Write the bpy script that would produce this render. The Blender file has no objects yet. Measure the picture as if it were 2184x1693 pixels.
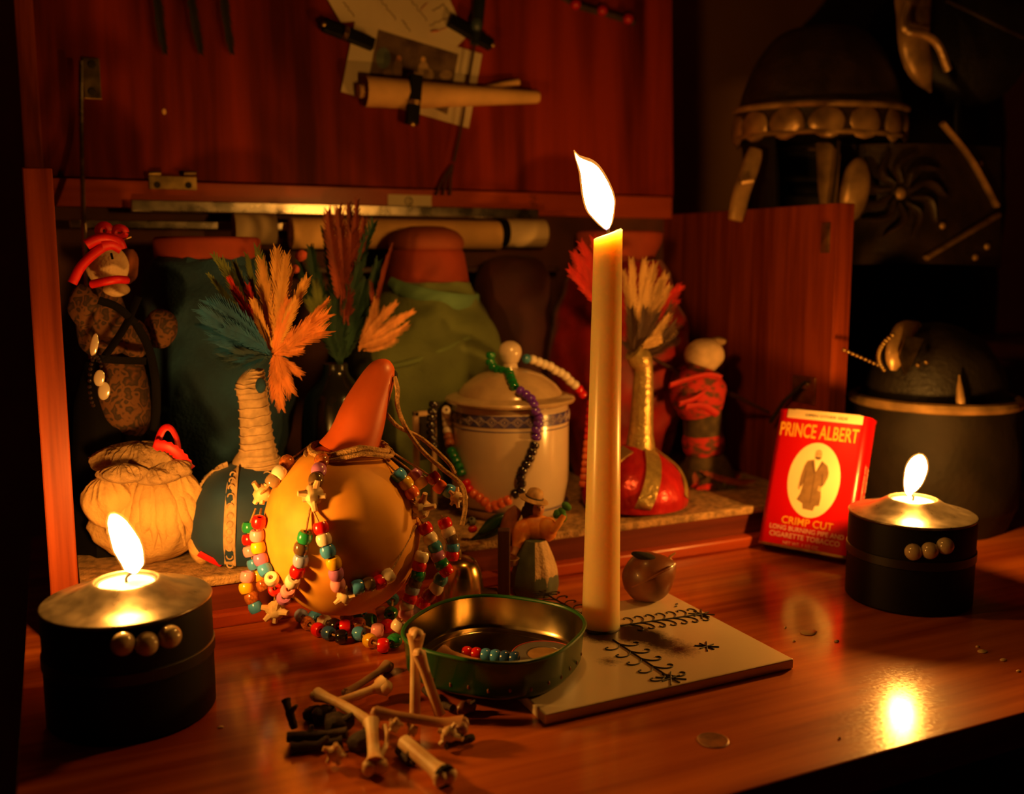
import bpy, bmesh, math, random
from mathutils import Vector, Matrix, noise

# ------------------------------------------------------------------ camera, world, exposure
random.seed(7)
scene = bpy.context.scene
FPX, CX, CY = 2100.0, 1092.0, 846.5          # focal length and centre for the 2184 x 1693 frame
PITCH, YAW, CAMH = math.radians(8.0), math.radians(25.0), 0.277
camd = bpy.data.cameras.new('camera')
cam = bpy.data.objects.new('camera', camd)
scene.collection.objects.link(cam)
cam.location = (0, 0, CAMH)
cam.rotation_euler = (math.radians(90) - PITCH, 0, -YAW)
camd.sensor_fit = 'HORIZONTAL'
camd.sensor_width = 36.0
camd.lens = FPX / 2184.0 * 36.0
camd.clip_start = 0.01
camd.dof.use_dof = True
camd.dof.focus_distance = 0.70
camd.dof.aperture_fstop = 4.6
scene.camera = cam
world = bpy.data.worlds.new('world')
scene.world = world
world.use_nodes = True
world.node_tree.nodes['Background'].inputs[0].default_value = (0.006, 0.0025, 0.0008, 1)
world.node_tree.nodes['Background'].inputs[1].default_value = 0.12
vs = scene.view_settings
vs.view_transform = 'Standard'
vs.look = 'None'
vs.gamma = 1.0
vs.use_curve_mapping = False
vs.exposure = 0.0
FLAME_COL = (1.0, 0.405, 0.058)               # colour of candle light
FLAME_STR = {'taper': 180.0, 'left': 500.0, 'right': 620.0}
scene.cycles.sample_clamp_indirect = 4.0

# ------------------------------------------------------------------ calibration: where a line of sight meets a plane of the place
c25, s25, cp, sp = math.cos(YAW), math.sin(YAW), math.cos(PITCH), math.sin(PITCH)
def ray(px, py):
    u, v = (px - CX) / FPX, (py - CY) / FPX
    L, F, D = u, cp - v * sp, sp + v * cp
    return Vector((L * c25 + F * s25, -L * s25 + F * c25, -D))
CAM = Vector((0, 0, CAMH))
def G(px, py, z=0.0):                        # on the horizontal plane z
    d = ray(px, py); return CAM + d * ((z - CAMH) / d.z)
def AY(px, py, y):                           # on the upright plane y
    d = ray(px, py); return CAM + d * (y / d.y)
def AD(px, py, Z):                           # at distance Z along the view axis
    return CAM + ray(px, py) * Z
def dep(p):
    F = p.x * s25 + p.y * c25
    return F * cp + (CAMH - p.z) * sp
def size(px, p): return px * dep(p) / FPX    # length that spans px pixels at p
def zrow(X, Y, py):                          # height on the upright line at (X, Y) seen in row py
    F = X * s25 + Y * c25; v = (py - CY) / FPX
    return CAMH - F * (sp + v * cp) / (cp - v * sp)
RV = Vector((c25, -s25, 0)); FV = Vector((s25, c25, 0)); ZV = Vector((0, 0, 1))

# ------------------------------------------------------------------ mesh helpers: each returns (verts, faces) in world space
def join(*ms):
    V, Fc = [], []
    for v, f in ms:
        o = len(V); V += list(v); Fc += [tuple(i + o for i in q) for q in f]
    return V, Fc
def frame(d):
    d = Vector(d).normalized()
    a = Vector((0, 0, 1)) if abs(d.z) < 0.9 else Vector((1, 0, 0))
    u = d.cross(a).normalized(); return u, d.cross(u).normalized(), d
def tube(pts, rad, n=8, flat=None, caps=True):
    pts = [Vector(p) for p in pts]
    if not hasattr(rad, '__len__'): rad = [rad] * len(pts)
    V, Fc = [], []
    u = None
    for i, p in enumerate(pts):
        d = (pts[min(i + 1, len(pts) - 1)] - pts[max(i - 1, 0)])
        if d.length < 1e-9: d = Vector((0, 0, 1))
        d.normalize()
        if u is None:
            u, w, _ = frame(d)
            if flat is not None:
                u = (Vector(flat[0]) - d * d.dot(Vector(flat[0]))).normalized()
        else:
            u = u - d * d.dot(u)
            u = u.normalized() if u.length > 1e-6 else frame(d)[0]
        w = d.cross(u)
        k = flat[1] if flat is not None else 1.0
        for j in range(n):
            a = 2 * math.pi * j / n
            V.append(p + u * math.cos(a) * rad[i] + w * math.sin(a) * rad[i] * k)
    m = len(pts)
    for i in range(m - 1):
        for j in range(n):
            Fc.append((i * n + j, i * n + (j + 1) % n, (i + 1) * n + (j + 1) % n, (i + 1) * n + j))
    if caps:
        Fc.append(tuple(range(n - 1, -1, -1))); Fc.append(tuple((m - 1) * n + j for j in range(n)))
    return V, Fc
def smooth(pts, k=6):
    pts = [Vector(p) for p in pts]
    if len(pts) < 3: return pts
    P = [pts[0] * 2 - pts[1]] + pts + [pts[-1] * 2 - pts[-2]]
    out = []
    for i in range(1, len(P) - 2):
        for j in range(k):
            t = j / k
            a, b, c, d = P[i - 1], P[i], P[i + 1], P[i + 2]
            out.append(0.5 * ((2 * b) + (c - a) * t + (2 * a - 5 * b + 4 * c - d) * t * t + (3 * b - a - 3 * c + d) * t ** 3))
    out.append(pts[-1]); return out
def lathe(C, prof, n=32, axis=(0, 0, 1), fold=0.0, nf=9, lump=0.0, a0=0.0, a1=2 * math.pi, seed=0, sy=1.0):
    C = Vector(C); ax = Vector(axis).normalized()
    if abs(ax.z) > 0.999: u, w = Vector((1, 0, 0)), Vector((0, 1, 0))
    else: u, w, _ = frame(ax)
    full = abs(a1 - a0 - 2 * math.pi) < 1e-6
    cols = n if full else n + 1
    V, Fc = [], []
    for (r, h) in prof:
        for j in range(cols):
            a = a0 + (a1 - a0) * j / n
            rr = r * (1 + fold * math.sin(nf * a + 6 * h / 0.1 * 0.35) + fold * 0.6 * math.sin((nf * 1.7 // 1) * a + 2.1))
            p = C + ax * h + (u * math.cos(a) + w * math.sin(a) * sy) * rr
            if lump and r > 1e-6:
                q = noise.noise_vector(p * 38 + Vector((seed, seed, 0)))
                p = p + q * lump
            V.append(p)
    for i in range(len(prof) - 1):
        for j in range(n):
            k = (j + 1) % cols
            Fc.append((i * cols + j, i * cols + k, (i + 1) * cols + k, (i + 1) * cols + j))
    if full:
        if prof[0][0] > 1e-6: Fc.append(tuple(range(n - 1, -1, -1)))
        if prof[-1][0] > 1e-6: Fc.append(tuple((len(prof) - 1) * n + j for j in range(n)))
    return V, Fc
def smoothprof(prof, k=5):
    q = smooth([Vector((r, h, 0)) for r, h in prof], k)
    return [(max(p.x, 0.0), p.y) for p in q]
def ell(C, rx, ry, rz, n=20, m=12, U=None, W=None, T=None, lump=0.0, freq=40.0, seed=0.0):
    C = Vector(C)
    U = Vector(U or (1, 0, 0)); W = Vector(W or (0, 1, 0)); T = Vector(T or (0, 0, 1))
    V, Fc = [], []
    for i in range(m + 1):
        b = -math.pi / 2 + math.pi * i / m
        for j in range(n):
            a = 2 * math.pi * j / n
            d = U * (math.cos(b) * math.cos(a) * rx) + W * (math.cos(b) * math.sin(a) * ry) + T * (math.sin(b) * rz)
            if lump:
                d = d * (1 + lump * noise.noise((C + d) * freq + Vector((seed, 0, seed))) + lump * 0.5 * noise.noise((C + d) * freq * 2.3))
            V.append(C + d)
    for i in range(m):
        for j in range(n):
            Fc.append((i * n + j, i * n + (j + 1) % n, (i + 1) * n + (j + 1) % n, (i + 1) * n + j))
    return V, Fc
class BoxV(list): pass                       # marks boxes, whose large faces stay flat
def fromb(bm):
    bm.verts.ensure_lookup_table()
    V = [v.co.copy() for v in bm.verts]; bm.verts.index_update()
    Fc = [tuple(v.index for v in f.verts) for f in bm.faces]; bm.free(); return V, Fc
def obox(C, U, W, T, hx, hy, hz, bev=0.0, seg=2):
    bm = bmesh.new(); bmesh.ops.create_cube(bm, size=2.0)
    for v in bm.verts: v.co = Vector((v.co.x * hx, v.co.y * hy, v.co.z * hz))
    if bev: bmesh.ops.bevel(bm, geom=list(bm.edges), offset=bev, segments=seg, affect='EDGES', profile=0.5)
    V, Fc = fromb(bm); C, U, W, T = Vector(C), Vector(U), Vector(W), Vector(T)
    return BoxV(C + U * v.x + W * v.y + T * v.z for v in V), Fc
def box(x0, x1, y0, y1, z0, z1, bev=0.0015):
    return obox(((x0 + x1) / 2, (y0 + y1) / 2, (z0 + z1) / 2), (1, 0, 0), (0, 1, 0), (0, 0, 1), (x1 - x0) / 2, (y1 - y0) / 2, (z1 - z0) / 2, bev)
def prism(poly, nrm, th, both=False):        # flat polygon (3-D points) given thickness along nrm
    nrm = Vector(nrm).normalized(); P = [Vector(p) for p in poly]; n = len(P)
    V = P + [p + nrm * th for p in P]
    Fc = [tuple(range(n - 1, -1, -1)), tuple(range(n, 2 * n))]
    Fc += [(i, (i + 1) % n, n + (i + 1) % n, n + i) for i in range(n)]
    return V, Fc
def ribbon(pts, side, w, nrm, th=0.0006):    # strip along pts, half width w (number or list) towards side, thickness along nrm
    pts = [Vector(p) for p in pts]; m = len(pts)
    if not hasattr(w, '__len__'): w = [w] * m
    S = side if isinstance(side, list) else [Vector(side)] * m
    N = nrm if isinstance(nrm, list) else [Vector(nrm)] * m
    V, Fc = [], []
    for i, p in enumerate(pts):
        s, k = Vector(S[i]).normalized() * w[i], Vector(N[i]).normalized() * th
        V += [p - s, p + s, p + s + k, p - s + k]
    for i in range(m - 1):
        for j in range(4):
            Fc.append((i * 4 + j, i * 4 + (j + 1) % 4, i * 4 + 4 + (j + 1) % 4, i * 4 + 4 + j))
    Fc += [(3, 2, 1, 0), tuple((m - 1) * 4 + j for j in range(4))]
    return V, Fc
def ring(C, axis, R, r, n=18, m=6):
    u, w, d = frame(axis); C = Vector(C)
    pts = [C + (u * math.cos(2 * math.pi * i / n) + w * math.sin(2 * math.pi * i / n)) * R for i in range(n)]
    V, Fc = [], []
    for i, p in enumerate(pts):
        o = (p - C).normalized()
        for j in range(m):
            a = 2 * math.pi * j / m; V.append(p + o * math.cos(a) * r + d * math.sin(a) * r)
    for i in range(n):
        for j in range(m):
            Fc.append((i * m + j, i * m + (j + 1) % m, ((i + 1) % n) * m + (j + 1) % m, ((i + 1) % n) * m + j))
    return V, Fc
def feather(base, tip, w, bend, face, n=22, rag=0.35):
    base, tip = Vector(base), Vector(tip); d = tip - base; L = d.length
    side = d.cross(Vector(face)).normalized(); nn = side.cross(d).normalized(); dn = d.normalized()
    spine = lambda t: base + d * t + (nn * bend[0] + side * bend[1]) * L * 2 * t * (1 - t)
    V, Fc = [], []
    bw = L / n * 0.62                                   # half width of one barb, so neighbours just overlap
    for s in (1, -1):
        gap = random.random()
        for i in range(2, n + 1):
            t = i / (n + 0.5); p = spine(t)
            k = w * max(0.12, math.sin(math.pi * min(1, 0.10 + t * 0.84)) ** 0.55) * (1 - rag * random.random())
            fwd = 0.9 + 1.5 * t
            e = p + side * s * k + dn * k * fwd + nn * w * (0.15 + 0.12 * random.random())
            m = p + side * s * k * 0.55 + dn * k * fwd * 0.42 + nn * w * 0.13
            o = len(V); V += [p - dn * bw, p + dn * bw, m + dn * bw * 0.9, m - dn * bw * 0.9, e + dn * bw * 0.25, e - dn * bw * 0.25]
            Fc += [(o, o + 1, o + 2, o + 3), (o + 3, o + 2, o + 4, o + 5)]
    quill = tube([spine(0), spine(.35), spine(.7), spine(1)], [w * 0.07 + 0.0004, w * .06 + .0003, 0.0003, 0.0002], 5)
    return join((V, Fc), quill)
def march(px, py, X, Y, prof, grow, t0=0.4, t1=1.4, z0=0.0):
    d = ray(px, py); N = 1600
    zs = [z for _, z in prof]
    def rad(z):
        if z <= zs[0]: return prof[0][0] if z > zs[0] - grow else -1
        if z >= zs[-1]: return prof[-1][0] if z < zs[-1] + grow else -1
        for (r0, h0), (r1, h1) in zip(prof, prof[1:]):
            if h0 <= z <= h1: return r0 + (r1 - r0) * (z - h0) / max(h1 - h0, 1e-9)
        return -1
    for i in range(N):
        p = CAM + d * (t0 + (t1 - t0) * i / N)
        r = rad(p.z - z0)
        if r >= 0 and math.hypot(p.x - X, p.y - Y) <= r + grow: return p
    return None

# ------------------------------------------------------------------ objects, parts, tags
COL = scene.collection
WB = {}
def mesh(name, vf, mats, smoothed=True, origin=None):
    V, Fc = vf
    isbox = isinstance(V, BoxV)
    V = [Vector(v) for v in V]
    if origin is None:
        lo = Vector((min(v.x for v in V), min(v.y for v in V), min(v.z for v in V)))
        hi = Vector((max(v.x for v in V), max(v.y for v in V), max(v.z for v in V)))
        origin = (lo + hi) / 2
    me = bpy.data.meshes.new(name)
    me.from_pydata([v - origin for v in V], [], Fc)
    bm = bmesh.new(); bm.from_mesh(me); bmesh.ops.recalc_face_normals(bm, faces=bm.faces); bm.to_mesh(me); bm.free()
    if smoothed:
        me.polygons.foreach_set('use_smooth', [True] * len(me.polygons))
        me.set_sharp_from_angle(angle=math.radians(42))
        if isbox:
            big = max(p.area for p in me.polygons)
            for p in me.polygons:
                if p.area > big * 0.004: p.use_smooth = False
    me.materials.append(mats)
    return me, origin
def thing(name, label, cat, base, group=None, kind=None):
    o = bpy.data.objects.new(name, None); COL.objects.link(o)
    o.empty_display_size = 0.02; o.location = base; WB[o] = Vector(base)
    tag(o, label, cat, group, kind); return o
def tag(o, label=None, cat=None, group=None, kind=None):
    if label: o['label'] = label
    if cat: o['category'] = cat
    if group: o['group'] = group
    if kind: o['kind'] = kind
def part(name, vf, m, parent=None, smoothed=True, label=None):
    me, org = mesh(name, vf, m, smoothed)
    o = bpy.data.objects.new(name, me); COL.objects.link(o); WB[o] = org
    if parent is not None:
        o.parent = parent; o.location = org - WB[parent]
    else: o.location = org
    if label: o['label'] = label
    return o
def single(name, vf, m, label, cat, group=None, kind=None, smoothed=True):
    o = part(name, vf, m, None, smoothed); tag(o, label, cat, group, kind); return o
def inst(name, me, m, parent, loc, rot=None, scale=None):      # copy sharing mesh data, own colour
    o = bpy.data.objects.new(name, me); COL.objects.link(o)
    o.parent = parent; o.location = Vector(loc) - (WB[parent] if parent else Vector())
    if rot is not None: o.rotation_mode = 'QUATERNION'; o.rotation_quaternion = rot
    if scale: o.scale = scale
    if m is not None:
        o.material_slots[0].link = 'OBJECT'; o.material_slots[0].material = m
    WB[o] = Vector(loc); return o

# ------------------------------------------------------------------ materials
MATS = {}
def mat(name, col, rough=0.5, metal=0.0, var=0.0, vscale=30.0, stretch=(1, 1, 1), col2=None, bump=0.0, bscale=200.0, coat=0.0, sss=0.0,
        sheen=0.0, trans=0.0, spec=0.5, rvar=0.0, lo=0.35, hi=0.65, detail=4.0, sscale=0.004):
    if name in MATS: return MATS[name]
    m = bpy.data.materials.new(name); m.use_nodes = True
    nt = m.node_tree; b = nt.nodes['Principled BSDF']; L = nt.links
    b.inputs['Base Color'].default_value = (*col, 1)
    b.inputs['Roughness'].default_value = rough
    b.inputs['Metallic'].default_value = metal
    b.inputs['Specular IOR Level'].default_value = spec
    tc = nt.nodes.new('ShaderNodeTexCoord')
    mp = nt.nodes.new('ShaderNodeMapping'); mp.inputs['Scale'].default_value = stretch
    L.new(tc.outputs['Object'], mp.inputs[0])
    nz = nt.nodes.new('ShaderNodeTexNoise'); nz.inputs['Scale'].default_value = vscale; nz.inputs['Detail'].default_value = detail
    L.new(mp.outputs[0], nz.inputs['Vector'])
    cr = nt.nodes.new('ShaderNodeValToRGB')
    k2 = col2 or tuple(max(0, x * (1 - var)) for x in col)
    cr.color_ramp.elements[0].position = lo; cr.color_ramp.elements[0].color = (*k2, 1)
    cr.color_ramp.elements[1].position = hi; cr.color_ramp.elements[1].color = (*[min(1, x) for x in col], 1)
    L.new(nz.outputs['Fac'], cr.inputs[0]); L.new(cr.outputs[0], b.inputs['Base Color'])
    if rvar:
        mr = nt.nodes.new('ShaderNodeMapRange'); mr.inputs['To Min'].default_value = max(0.02, rough - rvar); mr.inputs['To Max'].default_value = rough + rvar
        L.new(nz.outputs['Fac'], mr.inputs['Value']); L.new(mr.outputs[0], b.inputs['Roughness'])
    if bump:
        n2 = nt.nodes.new('ShaderNodeTexNoise'); n2.inputs['Scale'].default_value = bscale
        L.new(tc.outputs['Object'], n2.inputs['Vector'])
        bp = nt.nodes.new('ShaderNodeBump'); bp.inputs['Strength'].default_value = bump; bp.inputs['Distance'].default_value = 0.002
        L.new(n2.outputs['Fac'], bp.inputs['Height']); L.new(bp.outputs[0], b.inputs['Normal'])
    if coat: b.inputs['Coat Weight'].default_value = coat; b.inputs['Coat Roughness'].default_value = 0.1
    if sss:
        b.inputs['Subsurface Weight'].default_value = sss; b.inputs['Subsurface Radius'].default_value = (1.0, 0.55, 0.3); b.inputs['Subsurface Scale'].default_value = sscale
    if sheen: b.inputs['Sheen Weight'].default_value = sheen; b.inputs['Sheen Roughness'].default_value = 0.4
    if trans: b.inputs['Transmission Weight'].default_value = trans
    MATS[name] = m; return m
def wood(name, c1, c2, across='X', rough=0.35, coat=0.3, fine=90.0, broad=14.0, grain='Z', spec=0.4, coatr=None):
    m = bpy.data.materials.new(name); m.use_nodes = True
    nt = m.node_tree; b = nt.nodes['Principled BSDF']; L = nt.links
    tc = nt.nodes.new('ShaderNodeTexCoord'); mp = nt.nodes.new('ShaderNodeMapping')
    st = [1.0, 1.0, 1.0]; st['XYZ'.index(grain)] = 0.05
    mp.inputs['Scale'].default_value = st; L.new(tc.outputs['Object'], mp.inputs[0])
    n1 = nt.nodes.new('ShaderNodeTexNoise'); n1.inputs['Scale'].default_value = broad; n1.inputs['Detail'].default_value = 3; n1.inputs['Distortion'].default_value = 0.6
    n2 = nt.nodes.new('ShaderNodeTexNoise'); n2.inputs['Scale'].default_value = fine; n2.inputs['Detail'].default_value = 5
    L.new(mp.outputs[0], n1.inputs['Vector']); L.new(mp.outputs[0], n2.inputs['Vector'])
    mx = nt.nodes.new('ShaderNodeMath'); mx.operation = 'MULTIPLY_ADD'; mx.inputs[1].default_value = 0.45
    L.new(n2.outputs['Fac'], mx.inputs[0])
    ml = nt.nodes.new('ShaderNodeMath'); ml.operation = 'MULTIPLY'; ml.inputs[1].default_value = 0.62
    L.new(n1.outputs['Fac'], ml.inputs[0]); L.new(ml.outputs[0], mx.inputs[2])
    cr = nt.nodes.new('ShaderNodeValToRGB')
    cr.color_ramp.elements[0].position = 0.42; cr.color_ramp.elements[0].color = (*c2, 1)
    cr.color_ramp.elements[1].position = 0.64; cr.color_ramp.elements[1].color = (*c1, 1)
    L.new(mx.outputs[0], cr.inputs[0]); L.new(cr.outputs[0], b.inputs['Base Color'])
    b.inputs['Roughness'].default_value = rough; b.inputs['Specular IOR Level'].default_value = spec
    b.inputs['Coat Weight'].default_value = coat; b.inputs['Coat Roughness'].default_value = coatr or rough * 0.6
    n3 = nt.nodes.new('ShaderNodeTexNoise'); n3.inputs['Scale'].default_value = 420; n3.inputs['Detail'].default_value = 6; L.new(tc.outputs['Object'], n3.inputs['Vector'])
    mr = nt.nodes.new('ShaderNodeMapRange'); cr_ = coatr or rough * 0.6
    mr.inputs['From Min'].default_value = 0.3; mr.inputs['From Max'].default_value = 0.7
    mr.inputs['To Min'].default_value = cr_ * 0.65; mr.inputs['To Max'].default_value = cr_ * 1.5
    L.new(n3.outputs['Fac'], mr.inputs['Value']); L.new(mr.outputs[0], b.inputs['Coat Roughness'])
    return m
def emit(name, strength, lo=0.10):
    m = bpy.data.materials.new(name); m.use_nodes = True
    nt = m.node_tree; nt.nodes.clear(); L = nt.links
    out = nt.nodes.new('ShaderNodeOutputMaterial'); e = nt.nodes.new('ShaderNodeEmission')
    tc = nt.nodes.new('ShaderNodeTexCoord'); sx = nt.nodes.new('ShaderNodeSeparateXYZ')
    L.new(tc.outputs['Generated'], sx.inputs[0])
    cr = nt.nodes.new('ShaderNodeValToRGB'); E = cr.color_ramp.elements
    E[0].position = 0.0; E[0].color = (0.0012, 0.002, 0.008, 1)
    E[1].position = 1.0; E[1].color = (0.01, 0.0025, 0.0003, 1)
    for p, c in ((0.035, (0.006, 0.007, 0.014)), (0.07, tuple(x * 0.3 for x in FLAME_COL)), (0.12, tuple(x * 0.8 for x in FLAME_COL)), (0.2, FLAME_COL), (0.72, FLAME_COL), (0.9, (0.35, 0.13, 0.02))):
        q = E.new(p); q.color = (*c, 1)
    L.new(sx.outputs['Z'], cr.inputs[0]); L.new(cr.outputs[0], e.inputs[0]); e.inputs[1].default_value = strength
    L.new(e.outputs[0], out.inputs[0]); return m

M_lid = wood('mahogany_lid', (0.33, 0.030, 0.002), (0.075, 0.0058, 0.0008), rough=0.6, coat=0.02, broad=15, fine=40, spec=0.12)
M_side = wood('mahogany_side', (0.29, 0.046, 0.005), (0.14, 0.016, 0.002), rough=0.55, coat=0.06, broad=45, fine=170, spec=0.2)
M_ledge = wood('dark_ledge_wood', (0.19, 0.032, 0.006), (0.09, 0.012, 0.003), rough=0.55, coat=0.06, grain='X', broad=30, fine=120, spec=0.2)
M_rail = wood('mahogany_rail', (0.48, 0.075, 0.008), (0.30, 0.036, 0.004), rough=0.4, coat=0.12, grain='X', spec=0.3)
M_table = wood('varnished_table', (0.62, 0.150, 0.012), (0.27, 0.036, 0.003), rough=0.5, coat=1.0, grain='X', broad=13, fine=85, spec=0.1, coatr=0.155)
M_dust = mat('dusty_tan_lining', (0.52, 0.30, 0.12), 0.9, var=0.6, vscale=160, bump=0.8, bscale=500)
M_back = mat('dark_back_board', (0.13, 0.034, 0.010), 0.7, var=0.5, vscale=20)
M_wallp = mat('warm_wall_paint', (0.55, 0.28, 0.11), 0.8, var=0.15, vscale=5)
M_floor = mat('dark_floor_boards', (0.07, 0.04, 0.02), 0.7, var=0.4, vscale=6)
M_steel = mat('worn_steel', (0.62, 0.55, 0.45), 0.28, 1.0, var=0.4, vscale=60, rvar=0.12)
M_brass = mat('dull_brass', (0.55, 0.38, 0.14), 0.38, 1.0, var=0.5, vscale=70, rvar=0.1)
M_bellbrass = mat('bell_brass', (0.72, 0.45, 0.16), 0.22, 1.0, var=0.3, vscale=50)  # brighter, smoother brass, used on the bell only
M_bronze = mat('bronze_leather', (0.60, 0.36, 0.14), 0.34, 0.35, var=0.6, vscale=35, bump=0.3, bscale=120)
M_leather = mat('black_leather', (0.014, 0.009, 0.006), 0.55, var=0.5, vscale=40, bump=0.4, bscale=240)
M_leather2 = mat('brown_leather', (0.045, 0.024, 0.011), 0.5, var=0.5, vscale=40, bump=0.4, bscale=200)
M_black = mat('black_lacquer', (0.005, 0.004, 0.004), 0.55, var=0.4, vscale=50, spec=0.2)
M_cup = mat('pressed_dark_metal', (0.27, 0.22, 0.17), 0.30, 0.9, var=0.35, vscale=90, rvar=0.08)
M_wax = mat('ivory_wax', (0.92, 0.68, 0.34), 0.30, sss=1.0, var=0.05, spec=0.5, sscale=0.034)
M_teawax = mat('white_tealight_wax', (0.95, 0.85, 0.65), 0.35, sss=1.0, var=0.04, sscale=0.010)
M_alu = mat('tealight_aluminium', (0.8, 0.75, 0.7), 0.25, 1.0, var=0.1)
M_wick = mat('charred_wick', (0.03, 0.02, 0.015), 0.9, var=0.4)
M_pearl = mat('pearl', (0.50, 0.40, 0.26), 0.16, var=0.08, coat=0.6, sss=0.2)
M_terra = mat('terracotta', (0.34, 0.042, 0.008), 0.8, var=0.25, vscale=30)
M_teal = mat('dark_teal_cloth', (0.010, 0.055, 0.120), 0.9, var=0.5, vscale=28, sheen=0.1, bump=0.5, bscale=350)
M_green = mat('pale_green_cloth', (0.14, 0.175, 0.050), 0.8, var=0.3, vscale=22, sheen=0.08, bump=0.35, bscale=300)
M_greenedge = mat('mint_cloth_fold', (0.13, 0.26, 0.13), 0.8, var=0.25, vscale=30)
M_maroon = mat('maroon_cloth', (0.055, 0.008, 0.006), 0.8, var=0.4, vscale=25)
M_redcloth = mat('crimson_cloth', (0.34, 0.008, 0.004), 0.55, var=0.55, vscale=25, sheen=0.1)
M_satin = mat('red_satin', (0.62, 0.020, 0.022), 0.24, 0.25, var=0.3, vscale=120, stretch=(1, 1, 0.15), bump=0.35, bscale=160)
M_gold = mat('gold_ribbon', (0.60, 0.42, 0.14), 0.32, 0.55, var=0.35, vscale=110, bump=0.5, bscale=350)
M_bluevelvet = mat('dark_blue_velvet', (0.018, 0.060, 0.140), 0.7, var=0.4, vscale=30, sheen=0.12)
M_lace = mat('cream_lace', (0.66, 0.44, 0.24), 0.85, var=0.35, vscale=140)
M_twine = mat('jute_twine', (0.55, 0.31, 0.11), 0.9, var=0.5, vscale=300, bump=0.6, bscale=900)
M_cotton = mat('off_white_cotton', (0.74, 0.50, 0.28), 0.9, var=0.3, vscale=60, bump=0.5, bscale=500)
M_tancloth = mat('tan_muslin', (0.66, 0.40, 0.15), 0.85, var=0.3, vscale=30, bump=0.45, bscale=400)
M_greycloth = mat('grey_brown_felt', (0.36, 0.22, 0.10), 0.95, var=0.45, vscale=50, bump=0.8, bscale=350)
M_redrib = mat('red_ribbon', (0.80, 0.012, 0.010), 0.5, var=0.3, vscale=70)
M_blackrib = mat('black_ribbon', (0.005, 0.004, 0.004), 0.85, var=0.3, spec=0.1)
M_gourd = mat('yellow_gourd', (0.78, 0.37, 0.045), 0.58, var=0.42, vscale=16, col2=(0.50, 0.18, 0.022), coat=0.0, spec=0.3, lo=0.3, hi=0.55)
M_gneck = mat('red_gourd_neck', (0.62, 0.105, 0.014), 0.45, var=0.35, vscale=18, coat=0.05)
M_bone = mat('dry_bone', (0.80, 0.60, 0.34), 0.5, var=0.35, vscale=60, col2=(0.62, 0.34, 0.14), sss=0.15)
M_bonered = mat('red_stained_bone', (0.70, 0.24, 0.12), 0.5, var=0.5, vscale=90)
M_darktwig = mat('dark_twig', (0.06, 0.032, 0.018), 0.8, var=0.5, vscale=60, bump=0.6, bscale=200)
M_porc = mat('ivory_porcelain', (0.74, 0.58, 0.42), 0.2, var=0.16, vscale=14, coat=0.5)
M_porclid = mat('stained_porcelain_lid', (0.66, 0.46, 0.26), 0.25, var=0.35, vscale=30, coat=0.4)
M_bluep = mat('blue_glaze_print', (0.10, 0.085, 0.28), 0.25, var=0.3, vscale=80, coat=0.4)
M_paper = mat('aged_paper', (0.66, 0.50, 0.28), 0.85, var=0.15, vscale=20)
M_paper2 = mat('cream_card', (0.72, 0.60, 0.38), 0.8, var=0.1, vscale=25)
M_parch = mat('tan_parchment', (0.82, 0.48, 0.17), 0.8, var=0.2, vscale=30)
M_ink = mat('black_ink', (0.018, 0.012, 0.010), 0.6, var=0.2)
M_inkred = mat('red_ink', (0.6, 0.06, 0.03), 0.6, var=0.2)
M_tinred = mat('red_tin_paint', (0.55, 0.0014, 0.002), 0.32, var=0.06, vscale=20, coat=0.15, spec=0.3)
M_tinyel = mat('yellow_tin_print', (0.85, 0.42, 0.03), 0.35, var=0.15, vscale=200)
M_tincream = mat('cream_tin_print', (0.85, 0.66, 0.36), 0.35, var=0.05, vscale=40)
M_tinwhite = mat('pale_pink_tin_print', (0.85, 0.50, 0.38), 0.35, var=0.15, vscale=200)
M_coat = mat('brown_coat_print', (0.26, 0.15, 0.065), 0.4, var=0.25, vscale=150)
M_coatd = mat('dark_coat_print', (0.15, 0.085, 0.04), 0.4, var=0.25, vscale=150)
M_skin = mat('sepia_face_print', (0.55, 0.36, 0.17), 0.4, var=0.2, vscale=150)
M_dgreen = mat('dark_green_tin', (0.012, 0.085, 0.022), 0.3, var=0.35, vscale=50, coat=0.4)
M_tinin = mat('tin_inside', (0.58, 0.46, 0.25), 0.20, 1.0, var=0.25, vscale=40, rvar=0.1)
M_nut = mat('brown_nut_shell', (0.27, 0.085, 0.022), 0.42, var=0.5, vscale=40, coat=0.2)
M_hole = mat('hollow_dark', (0.012, 0.008, 0.006), 0.9, var=0.3)
M_plaid = mat('red_plaid_cloth', (0.50, 0.020, 0.012), 0.85, var=0.85, vscale=90, col2=(0.10, 0.035, 0.015), stretch=(1, 1, 2.0), lo=0.42, hi=0.55)
M_darkplaid = mat('dark_green_plaid_cloth', (0.10, 0.060, 0.022), 0.85, var=0.6, vscale=90)
M_hair = mat('dark_hair', (0.05, 0.025, 0.012), 0.7, var=0.4, vscale=150)
M_orangecl = mat('orange_blouse_paint', (0.85, 0.36, 0.05), 0.5, var=0.4, vscale=120, col2=(0.72, 0.20, 0.02))
M_straw = mat('straw_hat_paint', (0.62, 0.36, 0.14), 0.6, var=0.4, vscale=150)
M_skirt = mat('blue_green_skirt_paint', (0.13, 0.16, 0.11), 0.55, var=0.4, vscale=70)
M_fskin = mat('painted_skin', (0.55, 0.24, 0.09), 0.5, var=0.2, vscale=100)
M_darkwood = mat('dark_wood', (0.075, 0.022, 0.009), 0.55, var=0.5, vscale=60, stretch=(1, 1, 0.1))
M_hoodcloth = mat('black_wool', (0.016, 0.008, 0.006), 0.95, var=0.3, vscale=30)

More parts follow.
